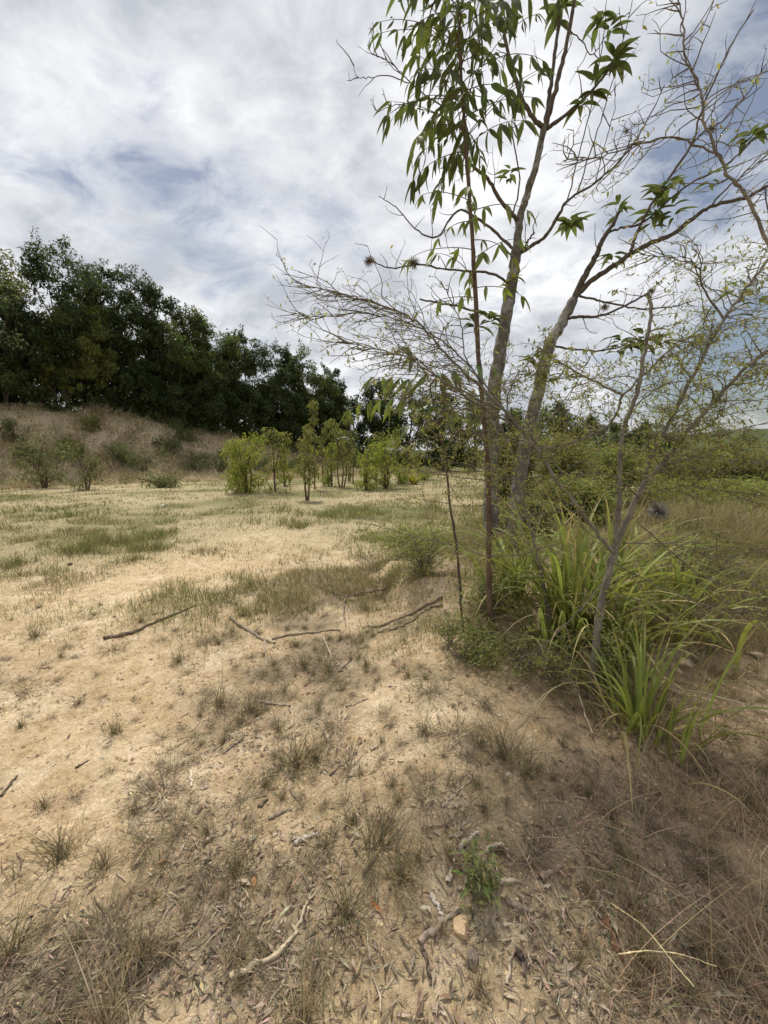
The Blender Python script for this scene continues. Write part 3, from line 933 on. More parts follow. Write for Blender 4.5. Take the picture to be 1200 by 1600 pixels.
def grey_tree_one():
    rng = np.random.default_rng(91)
    Y = 5.2
    foot = P(766, 880, Y); foot[2] = float(H(foot[0], foot[1])) - .08
    t = thing('grey_tree', foot, 'taller grey-barked tree with an upright trunk forking high up, few leaf rosettes', 'tree', 'sparse grey-barked trees')
    tr = np.vstack([[foot], [P(x, y, d) for x, y, d in [(767, 830, Y), (768, 760, Y), (768, 690, Y), (772, 610, Y), (783, 540, Y), (793, 480, Y), (801, 430, Y), (807, 392, Y)]]])
    tr = smooth_path(tr, 6, .006, rng)
    limb_part(t, foot, tr, .108, .060, M_BARK_GREY, 'trunk', 14, .04, rng)
    g = Grower(5)
    B = {
        'up': ([(807, 394, 5.2), (813, 339, 5.15), (825, 300, 5.1), (840, 249, 5.0), (850, 197, 5.0)], .075, .052),
        'second_stem': ([(790, 520, 5.2), (800, 470, 5.35), (808, 420, 5.5), (812, 385, 5.6), (806, 345, 5.8)], .06, .03),
        'ul': ([(850, 198, 5.0), (838, 190, 4.95), (819, 162, 4.9), (804, 118, 4.85), (787, 54, 4.8)], .042, .028),
        'u1': ([(851, 200, 5.0), (858, 150, 5.0), (866, 95, 5.0), (874, 28, 5.05)], .038, .026),
        'u2': ([(852, 200, 5.0), (866, 150, 4.9), (880, 90, 4.85), (893, 30, 4.8), (902, -40, 4.8), (912, -110, 4.8)], .042, .022),
        'ur': ([(852, 202, 5.0), (870, 190, 4.9), (900, 166, 4.8), (930, 135, 4.7), (960, 99, 4.6)], .036, .016),
        'l1': ([(812, 346, 5.15), (800, 335, 5.1), (780, 310, 5.0), (762, 279, 4.9), (735, 256, 4.8), (712, 215, 4.7), (690, 165, 4.7)], .042, .014),
        'l2': ([(806, 394, 5.2), (788, 376, 5.3), (752, 345, 5.4), (715, 330, 5.5), (684, 369, 5.5), (654, 362, 5.5), (618, 324, 5.5), (591, 306, 5.5)], .032, .006),
        'l3': ([(798, 444, 5.2), (770, 428, 5.1), (735, 424, 5.0), (697, 421, 4.9), (652, 413, 4.8), (612, 419, 4.75), (577, 408, 4.7)], .026, .009),
        'l4': ([(786, 505, 5.2), (765, 493, 5.1), (720, 480, 5.0), (690, 474, 4.9), (655, 468, 4.9)], .026, .014),
        'r1': ([(811, 396, 5.2), (830, 385, 5.1), (853, 368, 5.0), (873, 336, 4.9), (886, 314, 4.85), (930, 285, 4.8), (972, 246, 4.7), (1008, 195, 4.6), (1038, 132, 4.5)], .040, .006),
        'stub': ([(816, 394, 5.2), (824, 378, 5.1), (835, 362, 5.05)], .022, .016),
        'tl1': ([(690, 165, 4.7), (651, 138, 4.7), (627, 114, 4.7), (606, 96, 4.7), (582, 84, 4.7), (574, 70, 4.7)], .012, .004),
        'tl2': ([(640, 130, 4.7), (606, 118, 4.7), (576, 121, 4.7), (558, 119, 4.7), (552, 100, 4.7)], .009, .004),
        'tl3': ([(690, 180, 4.7), (640, 166, 4.7), (618, 163, 4.7), (591, 174, 4.7), (579, 156, 4.7)], .009, .004),
        'v1': ([(800, 340, 5.1), (812, 280, 5.0), (800, 200, 4.9), (812, 130, 4.9)], .016, .006),
        'v2': ([(886, 314, 4.85), (905, 240, 4.8), (925, 160, 4.8), (943, 60, 4.8), (948, -10, 4.8)], .012, .005),
        'v3': ([(900, 305, 4.85), (925, 230, 4.8), (950, 150, 4.8), (975, 60, 4.7), (988, 0, 4.7)], .012, .005),
        'v4': ([(930, 285, 4.8), (944, 230, 4.8), (960, 170, 4.8), (962, 130, 4.8)], .009, .004),
        'b5': ([(880, 40, 4.9), (905, 60, 4.9), (925, 85, 4.9), (945, 60, 4.8)], .012, .006),
    }
    for k, (pp, r0, r1) in B.items():
        q = px_path(pp, 6, .004, rng)
        limb_part(t, foot, q, r0 * .62, r1 * .62, M_BARK_GREY if r0 > .07 else M_TWIG, 'branch', 10 if r0 > .03 else 6, .07, rng)  # upper limbs take the darker bark: their backlit shade is put into the colour
        big = r0 > .03
        g.along(q, 7 if k in ('l1', 'l2', 'l3', 'r1', 'tl1', 'v2', 'v3') else 3, .38, .006, 2, .35, 1.0, (0, 0, .25), zig=.42, step=.06, branch=.28, up=.6)
    obj('twigs', g.tw.mesh('twigs', True, foot), M_TWIG, t, kind='stuff')
    for (x, y, d, n, s) in [(960, 92, 4.6, 14, .19), (905, 158, 4.8, 7, .18), (930, 128, 4.7, 9, .18), (874, 16, 5.05, 12, .2), (890, 345, 4.95, 18, .19), (797, 270, 5.0, 10, .13), (938, 25, 4.8, 9, .16), (952, 40, 4.8, 6, .15), (762, 492, 5.0, 14, .19), (738, 500, 5.0, 12, .19), (903, -25, 4.8, 10, .2)]:
        rosette(t, foot, P(x, y, d), n, s, rng, axis=(rng.normal(0, .3), rng.normal(0, .3), 1))
    for (x, y, d, n, s) in [(803, 428, 5.05, 6, .13), (800, 440, 5.05, 4, .12)]:
        rosette(t, foot, P(x, y, d), n, s, rng, ROSY, (0, -.4, .3))
    return t


def grey_tree_two():
    rng = np.random.default_rng(92)
    Y = 4.9
    foot = P(803, 880, Y); foot[2] = float(H(foot[0], foot[1])) - .08
    t = thing('grey_tree', foot, 'grey-barked tree with a trunk leaning right, its long limbs spreading to the right edge', 'tree', 'sparse grey-barked trees')
    tr = np.vstack([[foot], [P(x, y, d) for x, y, d in [(803, 830, Y), (808, 770, Y), (818, 710, Y), (831, 653, Y), (844, 600, Y), (860, 535, Y), (878, 505, Y), (897, 467, Y)]]])
    tr = smooth_path(tr, 6, .006, rng)
    limb_part(t, foot, tr, .100, .052, M_BARK_GREY, 'trunk', 14, .05, rng)
    g = Grower(6)
    B = {
        'a': ([(896, 470, 4.9), (912, 434, 4.85), (930, 403, 4.8), (940, 378, 4.75), (957, 351, 4.7), (972, 322, 4.7)], .060, .028),
        'b': ([(900, 462, 4.9), (927, 437, 4.8), (958, 416, 4.7), (1002, 387, 4.6), (1050, 366, 4.5), (1082, 342, 4.4), (1110, 323, 4.3), (1164, 309, 4.2), (1196, 293, 4.1), (1270, 262, 4.0)], .048, .018),
        'c': ([(985, 392, 4.62), (996, 362, 4.6), (1012, 330, 4.5), (1047, 276, 4.5), (1080, 225, 4.4), (1097, 171, 4.4), (1140, 75, 4.3), (1178, 15, 4.3)], .028, .008),
        'd': ([(1080, 226, 4.4), (1100, 206, 4.4), (1128, 189, 4.3), (1170, 144, 4.3), (1197, 99, 4.2)], .014, .005),
        'e': ([(945, 366, 4.75), (970, 356, 4.7), (1008, 345, 4.6), (1068, 294, 4.5), (1125, 264, 4.4), (1172, 226, 4.3)], .022, .010),
        'f': ([(884, 498, 4.9), (905, 495, 4.8), (933, 495, 4.7), (973, 480, 4.6), (1013, 458, 4.5)], .030, .014),
        'g': ([(903, 462, 4.9), (920, 466, 4.8), (950, 473, 4.7), (1000, 482, 4.6), (1047, 480, 4.5), (1087, 468, 4.4)], .022, .008),
        'h': ([(862, 540, 4.9), (890, 545, 4.8), (930, 548, 4.7), (970, 542, 4.6), (1010, 535, 4.5)], .020, .010),
        'i': ([(1110, 323, 4.3), (1140, 290, 4.2), (1175, 262, 4.1), (1230, 215, 4.0)], .014, .006),
        'j': ([(1196, 293, 4.1), (1200, 330, 4.05), (1220, 380, 4.0)], .012, .006),
    }
    for k, (pp, r0, r1) in B.items():
        q = px_path(pp, 6, .004, rng)
        limb_part(t, foot, q, r0 * .62, r1 * .62, M_BARK_GREY if r0 > .07 else M_TWIG, 'branch', 10 if r0 > .03 else 6, .07, rng)  # limbs in dark bark instead of grey, backlit darkness painted as colour
        g.along(q, 7, .34, .0055, 2, .3, 1.0, (0, 0, .2), zig=.42, step=.06, branch=.28, up=.5)
    obj('twigs', g.tw.mesh('twigs', True, foot), M_TWIG, t, kind='stuff')
    for (x, y, d, n, s) in [(966, 325, 4.7, 9, .17), (1040, 288, 4.5, 13, .18), (1030, 318, 4.5, 12, .18), (1050, 326, 4.5, 8, .16), (1172, 210, 4.3, 14, .18), (1115, 275, 4.4, 6, .12), (1020, 345, 4.55, 5, .14), (958, 400, 4.7, 10, .15), (970, 535, 4.6, 14, .22), (1005, 528, 4.5, 14, .22), (1036, 528, 4.5, 9, .2), (1150, 450, 4.3, 8, .16), (1185, 480, 4.2, 7, .16)]:
        rosette(t, foot, P(x, y, d), n, s, rng, axis=(rng.normal(0, .3), rng.normal(0, .3), 1))
    for (x, y, d, n, s) in [(838, 565, 4.75, 16, .2), (855, 585, 4.75, 14, .2)]:
        rosette(t, foot, P(x, y, d), n, s, rng, ROSY, (0, -.3, .5))
    return t


T1 = grey_tree_one()
T2 = grey_tree_two()


# ------------------------------------------------------------------ thorn tree in front (fine twigs, tiny leaves)
def thorn_tree():
    rng = np.random.default_rng(93)
    foot = P(922, 1090, 3.0); foot = G(922, 1092); Y = foot[1]
    t = thing('thorn_tree', foot, 'thorny small-leaved tree with several grey stems rising from the broad grass', 'tree')
    f0 = foot - np.array([0, 0, .06])
    g = Grower(8)
    leafy = []

    def limb(pp, r0, r1, n, length, lvl, name='branch', start=None, bias=(0, 0, 0), leaf=1.0, br=.5, f0_=.25, r=.0034, n2=6):
        q = [P(*a) for a in pp]
        if start is not None: q = [start] + q
        q = smooth_path(q, n2, .003, rng)
        limb_part(t, foot, q, r0 * .60, r1 * .66, M_BARK_TH if r0 > .0125 else M_TWIG_PALE, name, 8 if r0 > .02 else 6, .06, rng)
        k0 = len(g.nodes)
        if n: g.along(q, int(n * (2.1 if pp[-1][0] > 900 else 1.6)), length, r, lvl, f0_, 1.0, bias, zig=.5, step=.035, branch=br, spread=.85, flat=.5 if pp[-1][0] > 600 else .36)
        leafy.append((k0, len(g.nodes), leaf))
        return q
    y = Y
    limb([(932, 1000, y), (939, 943, y), (953, 887, y + .02), (963, 848, y + .02)], .036, .03, 5, .25, 2, 'trunk', f0, leaf=.6)
    # stem to the left canopy
    limb([(958, 862, y), (943, 846, y), (901, 789, y - .05), (869, 751, y - .08), (841, 705, y - .1), (793, 647, y - .1), (756, 610, y - .1), (725, 582, y - .1), (694, 551, y - .05), (657, 508, y), (614, 483, y), (562, 466, y), (522, 456, y), (466, 446, y)], .020, .0035, 46, .50, 2, bias=(-.55, 0, .05), leaf=.12, br=.42, f0_=.3)
    limb([(793, 647, y - .1), (750, 590, y), (700, 540, y + .1), (640, 505, y + .1), (570, 490, y + .1), (500, 495, y + .1), (455, 488, y + .1)], .009, .003, 26, .42, 2, bias=(-.5, 0, .1), leaf=.10, br=.4, f0_=.2)
    limb([(815, 672, y - .1), (760, 640, y - .2), (700, 600, y - .3), (640, 560, y - .3), (580, 545, y - .35), (530, 530, y - .4)], .009, .003, 26, .38, 2, bias=(-.5, 0, .0), leaf=.30, br=.42, f0_=.2)
    for pp in [[(800, 665, y), (760, 640, y), (700, 640, y), (650, 650, y), (610, 640, y)], [(810, 690, y), (750, 672, y - .1), (690, 680, y - .1), (640, 690, y - .1)], [(830, 700, y), (870, 640, y + .2), (900, 600, y + .3), (920, 560, y + .3)], [(790, 650, y), (800, 600, y), (830, 560, y + .1)]]:
        limb(pp, .007, .003, 9, .30, 2, leaf=.9, f0_=.1)
    # dark arc hanging by the brown stem
    limb([(760, 612, y), (728, 560, y), (722, 515, y), (705, 470, y), (690, 440, y)], .007, .003, 8, .25, 1, leaf=.3)
    # centre pale stem
    limb([(967, 790, y), (970, 700, y), (978, 660, y), (997, 607, y), (1007, 550, y), (1018, 487, y), (1012, 457, y)], .026, .012, 16, .40, 2, start=P(962, 850, y + .02), leaf=.8)
    # long right stems
    limb([(999, 770, y), (1023, 737, y - .05), (1049, 708, y - .05), (1083, 663, y - .1), (1117, 627, y - .1), (1160, 580, y - .2), (1200, 547, y - .2), (1280, 480, y - .3)], .028, .010, 30, .42, 2, start=P(966, 845, y + .02), leaf=1.0)
    limb([(1013, 722, y - .02), (1053, 647, y), (1093, 567, y), (1133, 497, y), (1167, 450, y), (1200, 407, y), (1270, 320, y)], .020, .009, 30, .42, 2, start=P(1010, 752, y), leaf=.55)
    limb([(1130, 497, y), (1097, 447, y), (1090, 417, y), (1047, 403, y), (1000, 398, y)], .009, .003, 12, .34, 2, leaf=.35)
    limb([(1240, 440, y - .3), (1200, 378, y - .3), (1170, 312, y - .3), (1140, 276, y - .3), (1122, 240, y - .3), (1101, 192, y - .3), (1098, 159, y - .3), (1092, 132, y - .3), (1071, 90, y - .3), (1068, 39, y - .3), (1059, -5, y - .3)], .015, .004, 24, .34, 2, start=P(1290, 470, y - .3), leaf=.14, br=.36)
    limb([(1120, 240, y - .3), (1050, 215, y - .3), (1000, 225, y - .3), (930, 245, y - .3), (880, 250, y - .3)], .008, .003, 16, .28, 2, leaf=.10, br=.35)
    # crooked left-leaning branch
    limb([(955, 660, y), (907, 687, y), (860, 698, y), (810, 703, y)], .012, .005, 10, .35, 2, start=P(973, 617, y), leaf=1.2)
    limb([(1013, 580, y), (1053, 540, y), (1100, 520, y)], .010, .004, 10, .35, 2, start=P(973, 617, y), leaf=1.0)
    limb([(917, 590, y), (880, 570, y), (840, 545, y)], .009, .004, 10, .36, 2, start=P(973, 617, y), leaf=1.0)
    # second stem, left
    s2 = G(862, 975); 
    limb([(852, 924, s2[1]), (836, 854, s2[1]), (817, 784, s2[1]), (800, 705, s2[1]), (778, 662, s2[1]), (740, 620, s2[1]), (700, 600, s2[1])], .026, .008, 26, .42, 2, 'branch', s2 - np.array([0, 0, .06]), leaf=.8)
    # near-horizontal thorny wands
    for pp in [[(1030, 732, y), (1090, 714, y - .1), (1200, 727, y - .2), (1290, 740, y - .3)],
               [(1010, 770, y), (1080, 760, y - .2), (1200, 775, y - .4), (1300, 770, y - .5)],
               [(960, 850, y), (1050, 850, y - .1), (1130, 870, y - .3), (1230, 850, y - .4)],
               [(840, 725, y), (780, 735, y - .1), (700, 720, y - .1), (640, 705, y - .1)],
               [(850, 745, y), (760, 750, y), (690, 742, y), (650, 735, y)],
               [(900, 790, y), (820, 770, y), (740, 790, y), (650, 780, y - .1)],
               [(870, 850, y), (780, 870, y - .1), (700, 850, y - .1), (620, 830, y - .1), (560, 815, y)],
               [(1000, 780, y), (960, 745, y - .2), (900, 740, y - .3), (850, 750, y - .3)],
               [(950, 900, y), (900, 960, y - .3), (850, 1010, y - .4), (800, 1060, y - .4)],
               [(960, 880, y), (1060, 930, y - .3), (1160, 960, y - .5), (1260, 960, y - .6)],
               [(1000, 700, y), (1080, 640, y + .2), (1150, 625, y + .2), (1230, 600, y + .2)],
               [(985, 640, y), (1040, 600, y + .2), (1110, 590, y + .3), (1180, 560, y + .3)],
               [(960, 700, y), (900, 650, y + .3), (850, 640, y + .4), (800, 600, y + .4)],
               [(880, 740, y), (830, 690, y + .3), (760, 690, y + .4), (690, 660, y + .5)],
               [(970, 720, y), (1040, 690, y - .2), (1120, 680, y - .3), (1200, 660, y - .3)],
               [(930, 800, y), (860, 800, y - .2), (800, 820, y - .3), (740, 850, y - .3)],
               [(1000, 820, y), (1100, 900, y - .1), (1180, 920, y - .2), (1260, 900, y - .2)]]:
        limb(pp, .006, .0025, 9, .28, 2, leaf=.9, br=.45, f0_=.12, r=.0026)
    obj('twigs', g.tw.mesh('twigs', True, foot), M_TWIG_PALE, t, kind='stuff')
    # tiny feather leaves
    Pn, Dn = [], []
    for a, b, k in leafy:
        for p, d in g.nodes[a:b]:
            m = int(k * 1.7 + rng.random())
            for _ in range(m): Pn.append(p); Dn.append(d)
    Pn, Dn = np.array(Pn), np.array(Dn); n = len(Pn)
    S = unit(np.cross(Dn, rng.normal(0, 1, (n, 3))))
    D = unit(S + Dn * .4 + np.array([0, 0, .15]))
    Nn = unit(rng.normal(0, .5, (n, 3)) + np.array([0, 0, 1.0]))
    L = rng.uniform(.012, .032, n)
    V, F = kites(Pn - foot + rng.normal(0, .006, (n, 3)), D, Nn, L, L * .36)
    c = np.repeat(np.clip(palette(n, [(.24, .265, .07), (.28, .29, .08), (.20, .225, .065), (.26, .24, .09)], .2, rng), .01, 1), 4, 0)
    obj('foliage', make_mesh('foliage', V, [F], c), M_LEAFV, t, kind='stuff')
    print('thorn nodes', len(g.nodes), 'leaves', n, 'twig verts', g.tw.n)
    return t


thorn_tree()

# low thorn growth near the ground in front and to the right
LOW = 'low thorn growth round the thorn tree'
def low_at(px, py, h, w, cols, label, seed, **kw):
    feather_shrub(G(px, py), h, w, cols, label, seed, name='low_thorn_bush', group=LOW, **kw)


low_at(1075, 930, .62, 1.3, AC, 'low feathery thorn bush right of the thorn tree, over the grass', 21, leaf=.032, nb=50, per=70, flat=.2)
low_at(1180, 960, .55, 1.2, AC, 'low feathery thorn bush at the right edge above the dry grass', 22, leaf=.032, nb=50, per=70)
low_at(745, 1035, .28, .50, ACB, 'low green seedling growth at the foot of the brown-stemmed sapling', 24, leaf=.026, nb=40, per=48)
low_at(820, 1050, .30, .55, AC, 'low grey-green growth left of the broad grass, on the hummock', 25, leaf=.026, nb=30, per=30)
low_at(665, 900, .50, .8, ACB, 'upright green weeds at the rim of the hummock', 26, leaf=.036, nb=46, per=64, flat=.8)
low_at(640, 860, .35, 1.3, ACB, 'green creeping growth behind the hummock roots', 27, leaf=.045, nb=50, per=70)
low_at(950, 1080, .42, .38, ACB, 'fine-leaved green sprig in front of the thorn tree foot', 28, leaf=.026, nb=30, per=50, flat=.6)
low_at(745, 1400, .18, .16, [(.15, .175, .06), (.19, .21, .075)], 'small leafy green weed among the curled bark pieces', 29, leaf=.034, nb=16, per=11, flat=.6)


# ------------------------------------------------------------------ pinnate saplings with big drooping leaflets
LFT = [leaf_mesh('leaflet', 7, .25, d, .30, .10, i + 10) for i, d in enumerate((.35, .7, 1.0, .55))]
for m in LFT: m.materials.append(M_LEAFLET)
LFY = [leaf_mesh('leaflet', 7, .28, d, .30, .10, i + 20) for i, d in enumerate((.4, .8))]
for m in LFY: m.materials.append(M_LEAFLET2)


def pinnate(t, base, p0, d0, length, pairs, lsize, rng, meshes, mat, droop=.9, mass=None):
    """one compound leaf: rachis mesh with leaflet children (mass: collect instead of making objects)"""
    n = 8; d = unit(d0); p = np.asarray(p0, float).copy(); pts = [p.copy()]
    for i in range(n):
        d = unit(d + np.array([0, 0, -droop / n * (.5 + i / n)]) + rng.normal(0, .03, 3))
        p = p + d * length / n; pts.append(p.copy())
    pts = np.array(pts)
    o = None
    if mass is None:
        tb = Tubes(); tb.add(pts, np.linspace(.0032, .0012, len(pts)), 5)
        o = obj('compound_leaf', tb.mesh('compound_leaf', True, base), mat, t)
    else:
        mass[0].add(pts - base, np.linspace(.0032, .0012, len(pts)), 5)

    def leaflet(me, q, dd, up, s, w=1.0):
        if mass is None:
            add_leaf('leaflet', me, o, q, dd, up, s, w)
        else:
            v = np.empty(len(me.vertices) * 3, np.float32); me.vertices.foreach_get('co', v)
            M = np.array(frame(q, dd, up, (s, s * w, s)))
            f = np.empty(len(me.loops), np.int32); me.loops.foreach_get('vertex_index', f)
            mass[2].append(f.reshape(-1, 4) + sum(len(a) for a in mass[1]))
            mass[1].append(v.reshape(-1, 3) @ M[:3, :3].T + M[:3, 3])
    for k in range(pairs):
        f = .22 + .76 * k / max(1, pairs - 1)
        i = min(n - 1, int(f * n)); q = pts[i] + (pts[i + 1] - pts[i]) * (f * n - i)
        T = unit(pts[i + 1] - pts[i]); S = unit(np.cross(T, (0, 0, 1)))
        sz = lsize * (1.0 - .3 * abs(f - .55)) * rng.uniform(.65, 1.25)
        for sg in (-1, 1):
            if rng.random() < .05: continue
            dd = unit(S * sg * .5 + T * .36 + np.array([0, 0, -.85]) + rng.normal(0, .22, 3))
            leaflet(meshes[rng.integers(len(meshes))], q - base, dd, unit(rng.normal(0, .75, 3) + S * sg * .7 + np.array([0, 0, .6])), sz, rng.uniform(.8, 1.15))
    leaflet(meshes[0], pts[-1] - base, unit(d + np.array([0, 0, -.6])), (0, 0, 1), lsize, 1)
    return o


def tall_sapling():
    rng = np.random.default_rng(94)
    b = G(769, 1006); y = b[1]
    t = thing('pinnate_sapling', b, 'tall slender sapling with a straight brown stem and hanging pinnate leaves high up', 'sapling', 'pinnate-leaved saplings')
    q = smooth_path([b - (0, 0, .05)] + [P(*a) for a in [(765, 930, y), (764, 850, y), (764, 760, y), (757, 660, y), (748, 560, y), (742, 450, y), (737, 360, y), (730, 260, y), (724, 180, y), (720, 110, y), (716, 30, y), (714, -40, y)]], 5, .002, rng)
    limb_part(t, b, q, .022, .006, M_BARK_BR, 'stem', 9, .05, rng)
    # crown leaves: (origin on stem px,py) (direction)
    k = 0
    specs = []
    for i in range(21):
        py = -40 + i * 14
        specs.append((py, i * 2.4 + .4))
    top = np.array([P(px, py, y) for px, py in [(713, -60), (716, 20), (720, 110), (727, 200), (732, 280)]])
    mass = (Tubes(), [], [])
    for k, (py, a) in enumerate(specs + [(5 + j * 6.2, j * 2.4 + 1.9) for j in range(38)]):
        f = (py + 60) / 340 * 4; i = max(0, min(3, int(f))); p0 = top[i] + (top[i + 1] - top[i]) * (f - i)
        d = np.array([math.cos(a) * (1.15 if math.cos(a) < 0 else .75), math.sin(a), rng.uniform(.2, .9)])
        pinnate(t, b, p0, d, rng.uniform(.32, .60), 6 if k % 3 else 5, rng.uniform(.10, .155), rng, LFY if (k < 19 and k % 5 == 2) else LFT, M_BARK_BR, rng.uniform(.5, 1.3), mass if k >= 19 else None)
    obj('leaf_stalks', mass[0].mesh('leaf_stalks'), M_BARK_BR, t, kind='stuff')
    obj('leaf_mass', make_mesh('leaf_mass', np.vstack(mass[1]), [np.vstack(mass[2])], None, True), M_LEAFLET, t, kind='stuff')
    # thinner, yellower leaves lower on the stem
    for i in range(12):
        py = 300 + i * 15
        a = i * 2.4 + 1.2
        x = 735 + (py - 300) * .045
        pinnate(t, b, P(x, py, y), np.array([math.cos(a), math.sin(a) * .8, .3]), rng.uniform(.25, .42), 3, rng.uniform(.095, .14), rng, LFY, M_BARK_BR, .8)
    return t


def small_sapling():
    rng = np.random.default_rng(95)
    b = G(724, 985); y = b[1]
    t = thing('pinnate_sapling', b, 'shorter dark-stemmed sapling whose pinnate leaves hang at mid-height, left of the tall one', 'sapling', 'pinnate-leaved saplings')
    q = smooth_path([b - (0, 0, .05)] + [P(*a) for a in [(720, 930, y), (714, 860, y), (704, 790, y), (695, 720, y), (686, 670, y), (676, 630, y), (672, 600, y)]], 5, .002, rng)
    limb_part(t, b, q, .011, .005, M_TWIG, 'stem', 7, .05, rng)
    for (px, py, dx, dy, dz, L, pr) in [(676, 632, -1, -.2, .35, .62, 7), (673, 605, -.8, .5, .5, .5, 6), (673, 600, .7, -.5, .5, .45, 5), (680, 650, .9, .3, .3, .42, 5), (674, 602, -.5, -.8, .55, .5, 6), (678, 640, -.3, -.9, .2, .45, 5), (675, 600, .3, .9, .6, .45, 5), (684, 665, -.9, .1, .1, .5, 5)]:
        pinnate(t, b, P(px, py, y), np.array([dx, dy, dz]), L, pr, rng.uniform(.14, .18), rng, LFY if pr == 7 else LFT, M_BARK_BR, rng.uniform(.5, .9))
    for (px, py, dx, dy) in [(722, 965, .8, -.4), (723, 970, -.9, -.2), (722, 960, .2, -.9)]:
        pinnate(t, b, P(px, py, y), np.array([dx, dy, .3]), .16, 2, .13, rng, LFY, M_BARK_BR, 1.2)
    return t


tall_sapling()
small_sapling()


# ------------------------------------------------------------------ broad-bladed grass clumps
def blade_mesh(name, lean, curve, wid, seed, mat, crease=.2):
    """unit-length broad blade with a folded midrib, arching over"""
    rng = np.random.default_rng(seed)
    seg = 10; t = np.linspace(0, 1, seg + 1)
    ang = lean + curve * t ** 1.6
    dx, dz = np.sin(ang), np.cos(ang)
    x = np.concatenate([[0], np.cumsum((dx[1:] + dx[:-1]) / 2 / seg)]); z = np.concatenate([[0], np.cumsum((dz[1:] + dz[:-1]) / 2 / seg)])
    w = wid * .5 * np.minimum(1, .45 + t * 3) * (1 - t ** 2.6); w[-1] = .0006
    tw = np.cumsum(rng.normal(0, .1, seg + 1))
    V, F = [], []
    for i in range(seg + 1):
        nx, nz = -dz[i], dx[i]
        ys, zs = math.cos(tw[i]), math.sin(tw[i])
        for s in (-1, 0, 1):
            o = abs(s) * crease * w[i]
            V.append((x[i] - nx * o + s * w[i] * zs * nx, s * w[i] * ys, z[i] - nz * o + s * w[i] * zs * nz))
    for i in range(seg):
        a = 3 * i; F += [(a, a + 1, a + 4, a + 3), (a + 1, a + 2, a + 5, a + 4)]
    m = make_mesh(name, np.array(V), [np.array(F)], None, True); m.materials.append(mat)
    return m


BL = [blade_mesh('blade', l, c, w, i, M_BLADE) for i, (l, c, w) in enumerate([(.05, .5, .030), (.10, .9, .034), (.16, 1.4, .032), (.22, 1.9, .034), (.30, 2.3, .034), (.12, .7, .026), (.35, 1.5, .03), (.08, 1.9, .036), (.2, 2.6, .034)])]
BLD = [blade_mesh('blade', l, c, w, i + 30, M_BLADE_DEAD) for i, (l, c, w) in enumerate([(.5, 1.9, .022), (.7, 1.7, .02), (.3, 2.5, .024)])]


def clump(px, py, n, lo, hi, label, seed, spread=.14, dead=.12, slim=1.0, bias=None):
    rng = np.random.default_rng(4000 + seed)
    b = G(px, py)
    t = thing('broad_grass_clump', b, label, 'grass clump', 'broad-bladed grass clumps')
    for k in range(n):
        d = rng.random() < dead
        me = (BLD if d else BL)[rng.integers(len(BLD if d else BL))]
        o = bpy.data.objects.new('withered_blade' if d else 'blade', me); COL.objects.link(o); o.parent = t
        rr = abs(rng.normal(0, spread)); a = rng.uniform(0, 6.28)
        L = rng.uniform(lo, hi)
        az = a + rng.normal(0, .7) if bias is None or rng.random() > .5 else bias + rng.normal(0, .6)
        bx, by = rr * math.cos(a), rr * math.sin(a)
        bz = float(H(b[0] + bx, b[1] + by)) - b[2] - .03
        o.location = (bx, by, bz); o.rotation_euler = (rng.normal(0, .1), rng.normal(0, .1), az)
        o.scale = (L, L * rng.uniform(.6, 1.1) * slim / max(.6, L), L)
    return t


clump(1000, 1140, 95, .35, .85, 'nearest broad-bladed grass clump, in front of the thorn tree, blades drooping onto the soil', 1, spread=.12, slim=.68, dead=.2)
clump(893, 985, 120, .6, 1.3, 'tall bright broad-bladed grass clump left of the thorn stems', 2, spread=.16, dead=.08)
clump(1050, 965, 70, .45, .95, 'dark broad-bladed grass clump behind and right of the thorn stems', 3, spread=.16)
clump(965, 1035, 55, .5, 1.0, 'upright broad-bladed grass at the foot of the thorn tree', 4, spread=.10)
clump(808, 930, 80, .4, .9, 'arching broad-bladed grass clump near the brown-stemmed sapling', 5, spread=.14, dead=.15, bias=3.3)


clump(955, 930, 80, .6, 1.15, 'upright green broad-bladed grass just behind the thorn tree fork', 6, spread=.18, dead=.1)
clump(850, 1010, 45, .25, .6, 'short half-withered broad grass between the brown stem and the bright clump', 7, spread=.14, dead=.4)
low_at(700, 1010, .30, .5, AC, 'low feathery growth left of the brown stem on the hummock edge', 31, leaf=.026, nb=24, per=26)
low_at(770, 965, .40, .7, ACB, 'green weeds behind the brown-stemmed sapling', 32, leaf=.032, nb=44, per=60, flat=.6)
low_at(870, 1075, .26, .6, AC, 'grey-green twiggy growth in front of the bright grass clump', 33, leaf=.024, nb=34, per=26)


